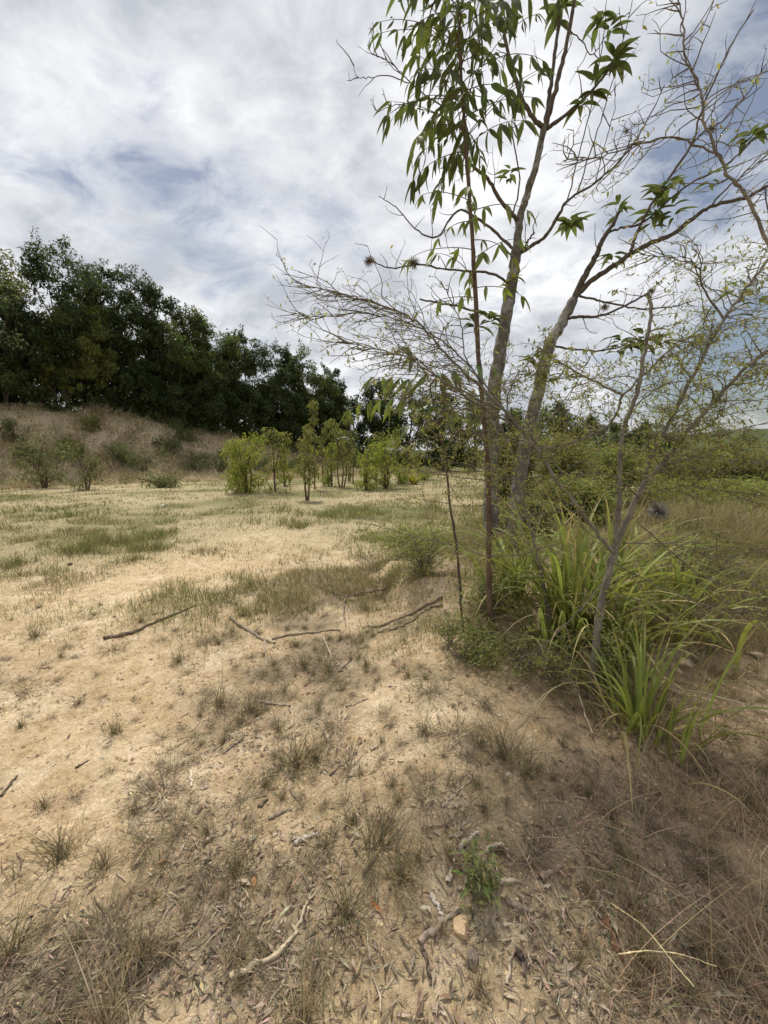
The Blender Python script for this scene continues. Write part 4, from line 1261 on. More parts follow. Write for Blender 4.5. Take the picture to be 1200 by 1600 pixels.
# ------------------------------------------------------------------ dry grass tufts on the near ground (individuals)
def tuft_mesh(kind, seed):
    rng = np.random.default_rng(5000 + seed)
    n = rng.integers(80, 130)
    if kind == 'bushy': L = rng.uniform(.05, .20, n); cols = [(.22, .18, .10), (.17, .15, .075), (.31, .25, .15), (.14, .14, .06), (.12, .095, .065)]; lean = rng.uniform(0, .9, n); W = .0030
    elif kind == 'tall': L = rng.uniform(.06, .24, n); cols = [(.29, .215, .13), (.21, .16, .10), (.36, .28, .17), (.17, .15, .08)]; lean = rng.uniform(0, .45, n); W = .0026
    elif kind == 'flat': L = rng.uniform(.04, .13, n); cols = [(.20, .16, .11), (.28, .22, .15), (.13, .105, .075), (.17, .155, .08)]; lean = rng.uniform(.3, 1.75, n); W = .0030
    else: L = rng.uniform(.06, .20, n); cols = [(.12, .14, .05), (.16, .165, .06), (.21, .185, .09)]; lean = rng.uniform(0, .7, n); W = .0034
    az = rng.uniform(0, 6.28, n)
    rr = np.abs(rng.normal(0, .034, n)); a = rng.uniform(0, 6.28, n)
    Pb = np.stack([rr * np.cos(a), rr * np.sin(a), np.full(n, -.012)], 1)
    V, F = strips(Pb, az, L, W * rng.uniform(.7, 1.4, n), lean, rng.uniform(-.1, .7, n), 4, rng=rng)
    c = np.repeat(np.clip(palette(n, cols, .18, rng), .02, 1), 10, 0)
    m = make_mesh('tuft', V, [F], c); m.materials.append(M_DRY)
    return m


TUFTS = {k: [tuft_mesh(k, i * 7 + j) for j in range(6)] for i, k in enumerate(('bushy', 'tall', 'flat', 'green'))}


def near_tufts():
    rng = np.random.default_rng(51)
    done = []
    cnt = 0
    tries = 0
    extra = {k: [] for k in TUFTS}
    while cnt < 1000 and tries < 16000:
        tries += 1
        px, py = rng.uniform(-30, 1230), 930 + 690 * rng.random() ** .8
        d = float(dens(px, py))
        if rng.random() > d ** 1.6: continue
        v = cam_dir(px, py); k = -CAMZ / v[2]; p = np.array([v[0] * k, v[1] * k, 0.0])
        if rng.random() > .12 + 1.1 * float(sstep(.44, .60, fbm(p[0] * 3.6, p[1] * 3.6, 63, 4))): continue
        sep = .030 + .09 * (1 - d)
        if done and (np.hypot(np.array(done)[:, 0] - p[0], np.array(done)[:, 1] - p[1]) < sep).any(): continue
        p[2] = float(H(p[0], p[1])); done.append(p)
        right = px > 800 + rng.normal(0, 60)
        if right and rng.random() < (.6 if py < 1280 else .82): continue
        if right: kind = rng.choice(['tall', 'flat', 'flat', 'bushy'])
        elif py > 1400:
            if rng.random() < .5: continue
            kind = rng.choice(['bushy', 'bushy', 'flat', 'flat', 'tall'])
        elif py > 1050: kind = rng.choice(['flat', 'flat', 'flat', 'bushy'])
        else: kind = rng.choice(['flat', 'flat', 'bushy'])
        if px < 520 and py > 1400: lb, gp = 'grey dry grass tuft in the lower left patch of the sand', 'tufts at the lower left'
        elif right: lb, gp = 'brown dry grass tuft on the shaded soil below the broad grass', 'tufts on the shaded right-hand soil'
        elif px < 250: lb, gp = 'small withered tuft standing alone on the open sand', 'tufts on the open sand'
        elif py < 1060: lb, gp = 'low dry tuft among the roots and sticks by the hummock', 'tufts among the roots'
        elif px < 560: lb, gp = 'dry tuft in the band of litter along the edge of the sand', 'tufts along the litter band'
        else: lb, gp = 'dry tuft on the bare soil between the litter band and the shaded grass', 'tufts on the middle soil'
        adj = {'flat': 'flattened', 'tall': 'upright wispy', 'bushy': 'bushy', 'green': 'greenish'}[kind]
        lb, gp = adj + ' ' + lb, adj + ' ' + gp
        if cnt >= 290:
            extra[kind].append((p, rng.uniform(.25, .6), rng.uniform(0, 6.28), rng.integers(6))); cnt += 1
            continue
        o = obj('dry_grass_tuft', TUFTS[kind][rng.integers(6)], None, None, label=lb, category='grass tuft', group=gp)
        o.location = tuple(p)
        s = (.38 + .75 * rng.random() ** 2.2) * (.95 if px < 250 and py < 1400 else 1)
        o.scale = (s * 1.1, s * 1.1, s)
        o.rotation_euler = (rng.normal(0, .1), rng.normal(0, .1), rng.uniform(0, 6.28))
        cnt += 1
    Vs, Fs, Cs, k0 = [], [], [], 0
    for kind, L in extra.items():
        for (p, s, a, j) in L:
            me = TUFTS[kind][j]; nv = len(me.vertices)
            v = np.empty(nv * 3, np.float32); me.vertices.foreach_get('co', v); v = v.reshape(-1, 3) * s
            c = np.empty(nv * 4, np.float32); me.color_attributes['Col'].data.foreach_get('color', c)
            f = np.empty(len(me.loops), np.int32); me.loops.foreach_get('vertex_index', f)
            ca, sa = math.cos(a), math.sin(a)
            Vs.append(np.stack([v[:, 0] * ca - v[:, 1] * sa, v[:, 0] * sa + v[:, 1] * ca, v[:, 2]], 1) + p)
            Cs.append(c.reshape(-1, 4)[:, :3]); Fs.append(f.reshape(-1, 4) + k0); k0 += nv
    obj('short_dry_grass', make_mesh('short_dry_grass', np.vstack(Vs), [np.vstack(Fs)], np.vstack(Cs)), M_DRY, kind='stuff', label='short withered grass filling the ground between the larger tufts', category='grass')


near_tufts()


# ------------------------------------------------------------------ grass that nobody could count
def field_grass():
    rng = np.random.default_rng(52)
    # middle and far field, sampled evenly over the view of the field
    n0 = 380000
    px, py = rng.uniform(-60, 1260, n0), rng.uniform(738, 1060, n0)
    v = np.stack([(px - 600) / FPX, math.cos(PITCH) + (800 - py) / FPX * math.sin(PITCH), -math.sin(PITCH) + (800 - py) / FPX * math.cos(PITCH)], 1)
    t = -CAMZ / v[:, 2]
    x, y = v[:, 0] * t, v[:, 1] * t
    d = dens(px, py) * (.35 + 1.3 * sstep(.38, .62, fbm(x * .9, y * .9, 81, 3)))
    d = (d + .10) * (1 - sstep(845, 1040, py + 70 * (fbm(x * 1.5, y * 1.5, 82, 3) - .5) - 60 * (px > 560))) * (.25 + 1.4 * sstep(.42, .60, fbm(x * 2.6, y * 2.6, 84, 3)))
    keep = (rng.random(n0) < d * .62) & (y < 46)
    x, y, px, py, d = x[keep], y[keep], px[keep], py[keep], d[keep]
    n = len(x)
    Pb = np.stack([x, y, H(x, y) - .01], 1)
    patch = fbm(x * .45, y * .45, 83, 3)
    tall = sstep(560, 760, px) + 1.2 * sstep(960, 1060, px)
    L = rng.uniform(.04, .13, n) * (1 + 1.1 * tall) * (1 + .9 * sstep(.5, .7, patch)) * (.6 + .6 * np.clip(d, 0, 1))
    W = np.maximum(.0035, y * .0013) * rng.uniform(.7, 1.4, n)
    V, F = strips(Pb, rng.uniform(0, 6.28, n), L, W, rng.uniform(0, .7, n), rng.uniform(0, .6, n), 2, rng=rng)
    dry = palette(n, [(.30, .255, .13), (.24, .205, .105), (.36, .305, .165), (.18, .15, .085)], .15, rng)
    gre = palette(n, [(.19, .195, .075), (.23, .22, .09), (.15, .16, .06)], .15, rng)
    m = (rng.random(n) < np.clip(sstep(.38, .62, patch) * .75 + .18, 0, 1))[:, None]
    m = m & ~((px > 940) & (rng.random(n) < .8))[:, None]
    c = np.where(m, gre, dry)
    obj('field_grass', make_mesh('field_grass', V, [F], np.repeat(np.clip(c, .02, 1), 6, 0)), M_DRY, kind='stuff', label='short straw and green grass over the open field', category='grass')


def bank_grass():
    rng = np.random.default_rng(53)
    n = 110000
    u, s = rng.uniform(-10, 36, n), rng.uniform(-1.5, 8.5, n)
    x = -22.59 + .768 * u - .641 * s; y = 18.31 + .641 * u + .768 * s
    k = rng.random(n) < .25 + 1.1 * sstep(.4, .62, fbm(x * .6, y * .6, 85, 3))
    x, y = x[k], y[k]; n = len(x)
    L = rng.uniform(.12, .55, n) * (.6 + 1.0 * sstep(.45, .65, fbm(x * .9, y * .9, 86, 3)))
    V, F = strips(np.stack([x, y, H(x, y) - .02], 1), rng.uniform(0, 6.28, n), L, rng.uniform(.02, .06, n), rng.uniform(0, .9, n), rng.uniform(0, .8, n), 2, rng=rng)
    tone = (.95 + .85 * fbm(x * .8, y * .8, 89, 3))[:, None]
    c = tone * palette(n, [(.36, .30, .19), (.46, .38, .25), (.30, .255, .155), (.26, .26, .11), (.33, .265, .19), (.18, .145, .10)], .18, rng)
    obj('bank_grass', make_mesh('bank_grass', V, [F], np.repeat(np.clip(c, .02, 1), 6, 0)), M_DRY, kind='stuff', label='brown dry grass covering the slope of the bank', category='grass')


def near_grass():
    """thatch on the right-hand soil and thin blades between the tufts"""
    rng = np.random.default_rng(54)
    n0 = 90000
    px, py = rng.uniform(-60, 1300, n0), rng.uniform(860, 1700, n0)
    v = np.stack([(px - 600) / FPX, math.cos(PITCH) + (800 - py) / FPX * math.sin(PITCH), -math.sin(PITCH) + (800 - py) / FPX * math.cos(PITCH)], 1)
    t = -CAMZ / v[:, 2]
    x, y = v[:, 0] * t, v[:, 1] * t
    right = sstep(740, 1000, px + 120 * (fbm(x * 2, y * 2, 87, 3) - .5))
    d = dens(px, py)
    pat = sstep(.44, .62, fbm(x * 4.0, y * 4.0, 88, 3))
    edge = sstep(980, 1120, px + .25 * (1250 - py))
    keep = rng.random(n0) < (.9 - .5 * sstep(1150, 1400, py)) * edge * (.3 + .7 * pat) + .16 * sstep(470, 560, px) * (1 - sstep(1150, 1350, py)) * pat + (.10 + .75 * right) * d ** 1.3 * (.08 + .92 * pat) * (.45 + .45 * (px > 1080)) * (1 - .62 * sstep(1180, 1480, py))
    x, y, right, px, py = x[keep], y[keep], right[keep], px[keep], py[keep]; n = len(x)
    L = rng.uniform(.02, .09, n) * (1 + .9 * right * rng.random(n)) * (1 + 1.2 * sstep(1000, 1120, px) * (1 - sstep(1080, 1300, py)))
    V, F = strips(np.stack([x, y, H(x, y) - .006], 1), rng.uniform(0, 6.28, n), L, rng.uniform(.0016, .0038, n), rng.uniform(.05, 1.1, n), rng.uniform(0, .9, n), 3, rng=rng)
    c = palette(n, [(.36, .27, .17), (.29, .215, .14), (.44, .34, .22), (.22, .165, .11), (.26, .23, .13), (.30, .205, .14)], .2, rng)
    gm = (rng.random(n) < .55 * sstep(900, 1050, px) * (1 - sstep(1050, 1250, py)))[:, None]
    c = np.where(gm, palette(n, [(.19, .195, .075), (.24, .22, .10)], .18, rng), c)
    obj('thatch_grass', make_mesh('thatch_grass', V, [F], np.repeat(np.clip(c, .02, 1), 8, 0)), M_DRY, kind='stuff', label='brown thatch of dry grass blades over the shaded soil', category='grass')
    # long leaning dry stalks, low right
    n = 46
    px, py = rng.uniform(820, 1260, n), rng.uniform(1150, 1680, n)
    Pb = np.array([G(a, b) for a, b in zip(px, py)])
    V, F = strips(Pb, rng.uniform(0, 6.28, n), rng.uniform(.18, .5, n), rng.uniform(.0018, .0032, n), rng.uniform(.1, 1.0, n), rng.uniform(0, .7, n), 5, rng=rng)
    c = palette(n, [(.36, .27, .16), (.27, .19, .12), (.42, .34, .20)], .15, rng)
    obj('dry_stalks', make_mesh('dry_stalks', V, [F], np.repeat(c, 12, 0)), M_DRY, kind='stuff', label='long thin dry stalks leaning over the shaded soil', category='grass')


def bank_brush():
    rng = np.random.default_rng(58)
    n = 1500
    u, s_ = rng.uniform(-10, 34, n), rng.uniform(-1.2, 8.2, n)
    x = -22.59 + .768 * u - .641 * s_; y = 18.31 + .641 * u + .768 * s_
    k = rng.random(n) < .15 + .9 * sstep(.42, .62, fbm(x * .7, y * .7, 95, 3)); x, y = x[k], y[k]; n = len(x)
    C = np.stack([x, y, H(x, y) + rng.uniform(.02, .3, n)], 1)
    Pb, D, Nn, L = clump_leaves(C, rng.uniform(.15, .48, n), 46, .15, rng, flat=.8, hang=-.3)
    V, F = kites(Pb, D, Nn, L, L * .22)
    kind = rng.integers(0, 3, n)
    cols = [[(.48, .41, .26), (.40, .34, .21)], [(.28, .28, .12), (.23, .235, .10)], [(.32, .26, .18), (.42, .34, .24)]]
    c = np.vstack([palette(46, cols[q], .18, rng) for q in kind])
    obj('bank_brush', make_mesh('bank_brush', V, [F], np.repeat(np.clip(c, .02, 1), 4, 0)), M_DRY, kind='stuff', label='tangled straw and olive brush covering the bank', category='brush')


field_grass(); bank_grass(); bank_brush(); near_grass()


# ------------------------------------------------------------------ sticks, roots, bark, leaves, stones on the ground
def stick(name, pts, r0, r1, label, cat, seed, col=(.25, .20, .15), lift=.6, extra=(), group=None, jit=.006):
    """pts: photograph points on the ground, optionally (px,py,height)"""
    rng = np.random.default_rng(6000 + seed)

    def w(p):
        q = G(p[0], p[1])
        return q + np.array([0, 0, (p[2] if len(p) > 2 else 0)])
    if cat == 'bark': r0, r1 = r0 * .72, r1 * .66
    q = smooth_path([w(p) for p in pts], 6, jit * .5, rng)
    base = q[0].copy(); 
    t = thing(name, base, label, cat, group)

    def lay(path, ra, rb, on_ground=True):
        path = path.copy()
        r = np.linspace(ra, rb, len(path))
        path[:, 2] = np.maximum(path[:, 2], H(path[:, 0], path[:, 1]) + r * lift)
        tb = Tubes()
        rr = r * (1 + rng.normal(0, .12, len(path)))
        c = np.asarray(col) * (1 + rng.normal(0, .12))
        tb.add(path, rr, 7, c)
        # closed ends
        return tb
    obj('stem', lay(q, r0, r1).mesh('stem', True, base), M_STICK, t)
    for e in extra:
        q2 = smooth_path([w(p) for p in e[0]], 6, jit * .5, rng)
        obj('fork', lay(q2, e[1], e[2]).mesh('fork', True, base), M_STICK, t)
    return t


GREYW, DARKW, PALEW = (.25, .20, .15), (.12, .095, .07), (.37, .305, .225)
stick('fallen_branch', [(163, 1000), (205, 990), (255, 968), (306, 946)], .020, .008, 'long dark stick lying alone on the open sand', 'stick', 1, (.13, .10, .075), jit=.012)
stick('fallen_branch', [(360, 966), (385, 983), (412, 1000), (430, 1006)], .016, .010, 'pale crooked branch with a short fork on the sand edge', 'stick', 2, GREYW, extra=[([(413, 1000), (415, 1020), (417, 1042)], .010, .005), ([(398, 990, .02), (410, 985, .05)], .008, .004)])
stick('fallen_branch', [(425, 1000), (460, 992), (500, 988), (532, 985)], .012, .008, 'straight grey stick lying across the end of the crooked branch', 'stick', 3, GREYW)
stick('exposed_root', [(487, 912), (515, 926, .03), (542, 938, .05), (572, 934, .06), (602, 924, .02)], .006, .011, 'arched root bridging the edge of the hummock on a short prop', 'root', 4, (.17, .13, .10), extra=[([(541, 938, .05), (537, 958, .02), (541, 980)], .010, .005), ([(560, 936, .05), (572, 950, .01), (575, 965)], .006, .003)], jit=.016)
stick('exposed_root', [(446, 986), (462, 962, .01), (490, 945, .02), (532, 934, .03)], .005, .004, 'thin curved root arching left of the propped root', 'root', 5, GREYW)
stick('exposed_root', [(568, 982), (600, 978), (640, 960), (668, 945), (692, 934)], .009, .016, 'long thick root running up the hummock face', 'root', 6, (.20, .155, .115), jit=.014)
stick('exposed_root', [(590, 988), (630, 978), (660, 958), (688, 946)], .006, .012, 'second root close below the long thick root', 'root', 7, (.19, .145, .11), jit=.014)
stick('exposed_root', [(562, 868, .02), (578, 880, .03), (584, 895)], .010, .006, 'short forked root stub at the back rim of the hummock', 'root', 8, GREYW, extra=[([(579, 882, .03), (586, 870, .05)], .007, .004)])
stick('twig', [(505, 1000, .02), (514, 1018, .01), (521, 1042)], .007, .005, 'short pale twig standing in the leaf litter below the roots', 'twig', 9, PALEW)
stick('twig', [(528, 1050), (545, 1034), (562, 1010)], .009, .005, 'slanting grey twig right of the short pale twig', 'twig', 10, GREYW)
stick('twig', [(400, 1096), (425, 1100), (452, 1104)], .010, .008, 'short grey stick in the litter band', 'twig', 11, GREYW)
stick('twig', [(690, 1262), (710, 1245), (735, 1220)], .006, .004, 'pale dry twig on the middle soil', 'twig', 12, PALEW)
stick('exposed_root', [(360, 1530), (400, 1510), (440, 1487), (470, 1440), (488, 1390)], .010, .005, 'long pale root curving through the lower left tufts', 'root', 13, (.36, .295, .205))
stick('bark_piece', [(298, 1205), (299, 1230)], .009, .008, 'small upright-lying pale bark chip on the sand', 'bark', 14, (.44, .37, .28))
stick('bark_piece', [(420, 1280), (438, 1272), (455, 1266)], .011, .008, 'grey bark chip lying below the litter band', 'bark', 15, GREYW)
stick('bark_piece', [(405, 1262), (418, 1250)], .012, .008, 'dark bark chip just above the grey one', 'bark', 16, DARKW)
stick('bark_piece', [(460, 1318), (480, 1310), (498, 1304)], .012, .010, 'pale grey bark chip in a cluster of litter', 'bark', 17, (.36, .32, .27))
stick('twig', [(655, 1475), (685, 1450), (715, 1420)], .010, .007, 'weathered stick leaning down from the curled bark', 'twig', 18, GREYW)
stick('twig', [(658, 1482), (668, 1510), (674, 1540)], .006, .004, 'thin dark twig below the weathered stick', 'twig', 19, DARKW)
stick('bark_piece', [(790, 1412), (815, 1420), (832, 1425)], .014, .010, 'thick grey bark piece below the small green weed', 'bark', 20, GREYW)
stick('bark_piece', [(775, 1374), (795, 1378), (815, 1376)], .014, .005, 'pale pointed bark piece beside the small green weed', 'bark', 21, PALEW)
stick('bark_piece', [(845, 1375), (862, 1362), (880, 1352)], .013, .012, 'rough brown bark piece right of the small green weed', 'bark', 22, (.22, .16, .12))
stick('twig', [(828, 1432), (845, 1460), (858, 1485)], .007, .004, 'grey-brown twig trailing down from the thick bark piece', 'twig', 23, GREYW)
stick('bark_piece', [(792, 1540), (797, 1515), (800, 1490)], .008, .006, 'upright pale splinter low in the middle', 'bark', 24, PALEW)
stick('bark_piece', [(805, 1490), (815, 1500), (825, 1512)], .016, .010, 'black charred bark piece beside the pale splinter', 'bark', 25, (.07, .055, .045))
stick('twig', [(0, 1245), (14, 1230), (28, 1212)], .007, .004, 'dark twig cut by the left edge on the sand', 'twig', 26, DARKW)
stick('bark_piece', [(118, 1200), (128, 1195), (138, 1188)], .008, .004, 'small dark bark curl on the open sand', 'bark', 27, DARKW)
stick('bark_piece', [(348, 1178), (362, 1168), (382, 1150)], .010, .007, 'dark grey bark strip at the top of the litter band', 'bark', 28, (.19, .16, .135))
stick('bark_piece', [(478, 1185), (484, 1165)], .012, .009, 'dark bark lump in the litter band below the roots', 'bark', 29, DARKW)
stick('twig', [(515, 1213), (530, 1200), (548, 1188)], .005, .003, 'thin dark twig below the pale litter heap', 'twig', 30, DARKW)
stick('bark_piece', [(540, 1105), (560, 1098), (575, 1092)], .009, .006, 'pale bark strip among the curled leaves', 'bark', 31, PALEW)
stick('bark_piece', [(612, 1038), (622, 1045), (630, 1052)], .009, .006, 'reddish brown bark piece on the hummock slope', 'bark', 32, (.30, .17, .10))
stick('twig', [(925, 1160, .05), (905, 1120, .10), (890, 1090, .12), (875, 1060, .12)], .004, .003, 'bare forked grey twig at the foot of the thorn tree', 'twig', 33, PALEW, extra=[([(890, 1090, .12), (850, 1100, .06), (800, 1140, .02)], .004, .002), ([(905, 1120, .10), (900, 1090, .16), (915, 1060, .2)], .003, .002)])
stick('dry_stalk', [(962, 1536, .10), (1010, 1540, .12), (1060, 1552, .13), (1112, 1565, .12)], .0018, .0011, 'straw-coloured stalk lying level over the dark grass, low right', 'stalk', 34, (.48, .39, .22), jit=.001)
stick('dry_stalk', [(955, 1420, .02), (1000, 1490, .10), (1045, 1570, .14), (1075, 1620, .16)], .0020, .0014, 'long straw stalk slanting down to the bottom edge', 'stalk', 35, (.44, .37, .21), jit=.001)
stick('twig', [(1050, 1080, .03), (1120, 1100, .05), (1200, 1130, .06)], .004, .003, 'pale arching twig on the dry grass at the right edge', 'twig', 36, PALEW)
stick('bark_piece', [(945, 1435), (955, 1465), (975, 1505)], .016, .008, 'dark brown curled bark strip in the shaded dry grass', 'bark', 37, (.16, .085, .05))
stick('bark_piece', [(700, 1380), (708, 1350), (718, 1325)], .012, .006, 'pale twisted bark curl left of the small green weed', 'bark', 38, (.40, .35, .28), extra=[([(716, 1330, .01), (735, 1316, .02), (748, 1300)], .009, .005)])
stick('bark_piece', [(700, 1310), (725, 1306)], .010, .008, 'grey bark piece above the small green weed', 'bark', 39, GREYW)
stick('bark_piece', [(760, 1335, .01), (780, 1325, .02), (795, 1338)], .010, .006, 'curled pale bark loop right of the small green weed', 'bark', 40, (.42, .36, .28))
stick('bark_piece', [(672, 1400), (684, 1418), (692, 1436)], .011, .008, 'pale bark piece above the weathered stick', 'bark', 41, (.36, .32, .27))


def rock(px, py, size, col, label, seed, flat=.6):
    rng = np.random.default_rng(7000 + seed)
    import bmesh
    bm = bmesh.new(); bmesh.ops.create_icosphere(bm, subdivisions=3, radius=1.0)
    V = np.array([v.co[:] for v in bm.verts]); F = np.array([[v.index for v in f.verts] for f in bm.faces]); bm.free()
    # cut by random planes for flat facets, then roughen
    for _ in range(9):
        nrm = rand_unit(1, rng)[0]; dd = rng.uniform(.55, .9)
        k = V @ nrm; V = V - np.where(k > dd, k - dd, 0)[:, None] * nrm
    V = V * (1 + .06 * (fbm(V[:, 0] * 4 + 9, V[:, 1] * 4 + V[:, 2] * 3, seed, 3) - .5))[:, None]
    V = V * np.array([size, size * .75, size * flat])
    b = G(px, py)
    o = obj('stone', make_mesh('stone', V, [F], np.tile(col, (len(V), 1)), False), M_STONE, label=label, category='stone', group='loose stones')
    o.location = (b[0], b[1], b[2] + size * flat * .35); o.rotation_euler = (rng.normal(0, .2), rng.normal(0, .2), rng.uniform(0, 6))


rock(1070, 1040, .060, (.42, .33, .22), 'tan angular stone in the dry grass right of the broad grass', 1)
rock(1180, 1025, .045, (.36, .28, .20), 'smaller brown stone near the right edge', 2)
rock(722, 1450, .040, (.46, .33, .20), 'sandy clod-like stone below the curled bark', 3)
rock(737, 1500, .026, (.15, .12, .10), 'small dark stone near the bottom middle', 4)
rock(528, 1040, .020, (.50, .45, .38), 'small white stone in the leaf litter', 5)
rock(173, 878, .035, (.60, .55, .48), 'pale stone at the edge of the field grass', 6)
rock(255, 792, .10, (.62, .58, .52), 'pale stone out in the field', 7)
rock(795, 1212, .020, (.48, .40, .28), 'little tan stone on the shaded slope', 8)
rock(110, 882, .05, (.22, .17, .12), 'dark clod at the edge of the sand', 9)


def fallen_leaves():
    rng = np.random.default_rng(55)
    meshes = []
    for i in range(8):
        n = 6; t = np.linspace(0, 1, n + 1)
        w = .15 * np.sin(np.pi * t ** .8) ** .9 + .004
        a = np.cumsum(rng.normal(0, .35, n + 1) + .12); x = np.cumsum(np.cos(a)) / n; z = np.abs(np.cumsum(np.sin(a)) / n) * .6
        cu = rng.uniform(.3, 1.3); V = []
        for k in range(n + 1):
            V += [(x[k], -w[k], z[k] + w[k] * cu), (x[k], 0, z[k]), (x[k], w[k], z[k] + w[k] * cu * rng.uniform(.3, 1.1))]
        V = np.array(V); V[:, 0] -= V[:, 0].mean(); V[:, 2] -= V[:, 2].min()
        F = []
        for k in range(n):
            q = 3 * k; F += [(q, q + 1, q + 4, q + 3), (q + 1, q + 2, q + 5, q + 4)]
        meshes.append((V, np.array(F)))
    cols = {'grey': [(.38, .305, .225), (.29, .23, .17), (.46, .375, .28)], 'brown': [(.20, .135, .085), (.15, .10, .07), (.25, .17, .10)], 'red': [(.34, .13, .05), (.38, .19, .08)]}
    pool = {}
    for kk, cl in cols.items():
        pool[kk] = []
        for (V, F) in meshes:
            c = np.asarray(cl[rng.integers(len(cl))])
            m = make_mesh('fallen_leaf', V, [F], np.tile(c, (len(V), 1)), True); m.materials.append(M_LITTER); pool[kk].append(m)

    def put(px, py, kk, lb, gp, s):
        b = G(px, py)
        o = obj('fallen_leaf', pool[kk][rng.integers(8)], None, None, label=lb, category='leaf')
        if gp: o['group'] = gp
        o.location = (b[0], b[1], b[2] + .003); o.scale = (s, s * rng.uniform(.6, 1.1), s * rng.uniform(.5, 1))
        o.rotation_euler = (rng.normal(0, .25), rng.normal(0, .25), rng.uniform(0, 6.28))
    heaps = [(520, 1020, 26, 14, 30), (560, 1165, 22, 14, 26), (500, 1315, 40, 22, 30), (540, 1290, 22, 18, 16), (420, 1130, 50, 30, 34), (380, 1170, 30, 22, 18), (330, 1340, 60, 30, 26), (440, 1410, 50, 30, 22), (720, 1370, 30, 50, 22), (690, 1580, 22, 16, 10), (500, 1110, 40, 40, 26), (840, 1400, 60, 50, 20), (250, 1290, 40, 20, 14)]
    for (cx, cy, sx, sy, n) in heaps:
        for _ in range(n):
            kk = 'grey' if rng.random() < .6 else 'brown'
            lb, gp = (('greyish curled dead leaf in the litter on the soil', 'grey dead leaves in the litter') if kk == 'grey' else ('brown curled dead leaf in the litter on the soil', 'brown dead leaves in the litter'))
            put(cx + rng.normal(0, sx), cy + rng.normal(0, sy), kk, lb, gp, rng.uniform(.022, .055))
    for px, py, lb in [(630, 1242, 'orange-red dead leaf on the middle soil'), (397, 1378, 'rust-red curled leaf in the lower left litter'), (588, 1418, 'rust-brown leaf right of the dark dry tuft'), (253, 1350, 'reddish-brown leaf at the edge of the left litter')]:
        put(px, py, 'red', lb, None, .05)


fallen_leaves()


def small_litter():
    rng = np.random.default_rng(56)
    n0 = 52000
    px, py = rng.uniform(-40, 1240, n0), rng.uniform(880, 1680, n0)
    v = np.stack([(px - 600) / FPX, math.cos(PITCH) + (800 - py) / FPX * math.sin(PITCH), -math.sin(PITCH) + (800 - py) / FPX * math.cos(PITCH)], 1)
    t = -CAMZ / v[:, 2]; x, y = v[:, 0] * t, v[:, 1] * t
    d = dens(px, py) * sstep(.36, .62, fbm(x * 3, y * 3, 91, 3))
    k = rng.random(n0) < d * .8 + .012
    x, y = x[k], y[k]; n = len(x)
    a = rng.uniform(0, 6.28, n)
    D = unit(np.stack([np.cos(a), np.sin(a), rng.normal(0, .25, n)], 1)); Nn = unit(rng.normal(0, .4, (n, 3)) + np.array([0, 0, 1.0]))
    L = rng.uniform(.008, .05, n)
    V, F = kites(np.stack([x, y, H(x, y) + .004], 1), D, Nn, L, L * rng.uniform(.05, .26, n), -.05)
    c = palette(n, [(.22, .165, .11), (.16, .115, .08), (.31, .25, .18), (.11, .085, .06), (.26, .20, .14)], .2, rng)
    obj('leaf_litter', make_mesh('leaf_litter', V, [F], np.repeat(np.clip(c, .02, 1), 4, 0)), M_LITTER, kind='stuff', label='fine chaff and leaf litter scattered over the near soil', category='litter')
    # clods and grit
    n0 = 60000
    px, py = rng.uniform(-40, 1240, n0), rng.uniform(900, 1690, n0)
    v = np.stack([(px - 600) / FPX, math.cos(PITCH) + (800 - py) / FPX * math.sin(PITCH), -math.sin(PITCH) + (800 - py) / FPX * math.cos(PITCH)], 1)
    t = -CAMZ / v[:, 2]; x, y = v[:, 0] * t, v[:, 1] * t
    k = rng.random(n0) < (.2 + .8 * sstep(.44, .60, fbm(x * 2.5, y * 2.5, 93, 3))) * (1 - .72 * sstep(1150, 1560, py)); x, y = x[k], y[k]; n = len(x)
    base = np.array([(1, 0, 0), (0, 1, 0), (-1, 0, 0), (0, -1, 0), (0, 0, 1), (0, 0, -1)], float)
    tri = np.array([(0, 1, 4), (1, 2, 4), (2, 3, 4), (3, 0, 4), (1, 0, 5), (2, 1, 5), (3, 2, 5), (0, 3, 5)])
    s = (.0016 + .0085 * rng.random(n) ** 3.6) * np.clip(np.hypot(x, y) / 2.2, .6, 1.15)
    az = rng.uniform(0, 6.28, n); ca, sa = np.cos(az), np.sin(az)
    B = base[None] * (1 + rng.normal(0, .25, (n, 6, 1)))
    Vx = B[..., 0] * ca[:, None] - B[..., 1] * sa[:, None]; Vy = B[..., 0] * sa[:, None] + B[..., 1] * ca[:, None]
    V = np.stack([Vx, Vy, B[..., 2] * .7], -1) * s[:, None, None] + np.stack([x, y, H(x, y) + s * .25], 1)[:, None]
    F = (np.arange(n)[:, None, None] * 6 + tri[None]).reshape(-1, 3)
    c = palette(n, [(.48, .35, .21), (.42, .30, .18), (.52, .39, .24), (.34, .24, .15)], .12, rng)
    obj('soil_crumbs', make_mesh('soil_crumbs', V.reshape(-1, 3), [F], np.repeat(np.clip(c, .03, 1), 6, 0)), M_STONE, kind='stuff', label='crumbs and grit of sandy soil on the near ground', category='grit')


small_litter()


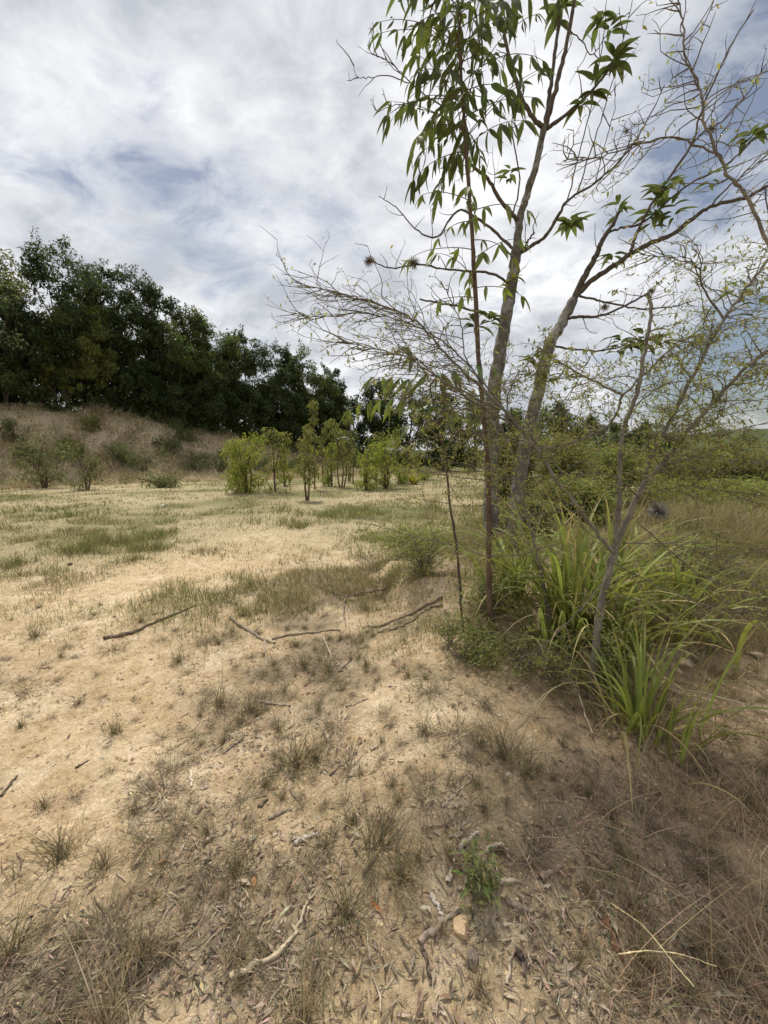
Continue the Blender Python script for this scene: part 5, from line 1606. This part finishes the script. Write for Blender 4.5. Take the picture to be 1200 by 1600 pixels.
def twig_litter():
    rng = np.random.default_rng(57)
    n0 = 6000
    px, py = rng.uniform(-40, 1240, n0), rng.uniform(880, 1660, n0)
    d = dens(px, py); tb = Tubes()
    v = np.stack([(px - 600) / FPX, math.cos(PITCH) + (800 - py) / FPX * math.sin(PITCH), -math.sin(PITCH) + (800 - py) / FPX * math.cos(PITCH)], 1)
    t = -CAMZ / v[:, 2]; x, y = v[:, 0] * t, v[:, 1] * t
    m = sstep(.40, .60, fbm(x * 3.6, y * 3.6, 63, 4))
    for i in np.nonzero(rng.random(n0) < .30 * d * m)[0]:
        L = rng.uniform(.02, .13); a = rng.uniform(0, 6.28); k = 4
        q = np.zeros((k, 3)); aa = a + np.cumsum(rng.normal(0, .25, k))
        q[:, 0] = x[i] + np.cumsum(np.cos(aa)) * L / k; q[:, 1] = y[i] + np.cumsum(np.sin(aa)) * L / k
        r = rng.uniform(.0012, .0036)
        q[:, 2] = H(q[:, 0], q[:, 1]) + r + rng.uniform(0, .012) * rng.random(k)
        tb.add(q, np.linspace(r, r * .5, k), 4, palette(1, [(.26, .20, .145), (.14, .105, .08), (.40, .33, .25), (.20, .15, .11)], .15, rng)[0])
    obj('twig_litter', tb.mesh('twig_litter'), M_STICK, kind='stuff', label='small broken twigs strewn over the near soil', category='litter')


twig_litter()

# ------------------------------------------------------------------ fibrous balls caught on the twigs
def fibre_ball(px, py, d, r, label, seed, col=((.16, .125, .10), (.24, .19, .15)), n=150):
    rng = np.random.default_rng(8000 + seed)
    c = P(px, py, d)
    tb = Tubes()
    for _ in range(n):
        u = rand_unit(1, rng)[0]; s = unit(np.cross(u, rng.normal(0, 1, 3)))
        a = rng.uniform(.2, .6)
        p = [u * r * .1, u * r * .6 + s * r * a * .4, u * r * rng.uniform(.8, 1.25) + s * r * a]
        tb.add(np.array(p), [r * .035, r * .03, r * .012], 3, np.asarray(col[rng.integers(2)]) * rng.uniform(.7, 1.3))
    o = obj('fibre_ball', tb.mesh('fibre_ball'), M_MOSS, label=label, category='air plant', group='fibrous balls on the twigs')
    o.location = tuple(c)


fibre_ball(577, 408, 4.7, .060, 'fibrous ball at the tip of the long level twig, left of the stems', 1)
fibre_ball(646, 411, 4.8, .070, 'fibrous ball midway on the level twig', 2)
fibre_ball(1028, 798, 3.0, .070, 'grey bird-nest-like ball beside the thorn tree fork', 3, ((.26, .24, .22), (.17, .155, .14)), 260)
fibre_ball(979, 205, 4.7, .030, 'tiny fibrous ball on an upper right twig', 4)
fibre_ball(1112, 202, 4.3, .045, 'fibrous ball in the upper right twig fork', 5)
fibre_ball(945, 480, 4.7, .05, 'fibrous ball on the low limb of the leaning grey tree', 6)
fibre_ball(1018, 455, 4.5, .04, 'fibrous ball at the end of the crooked limb', 7)
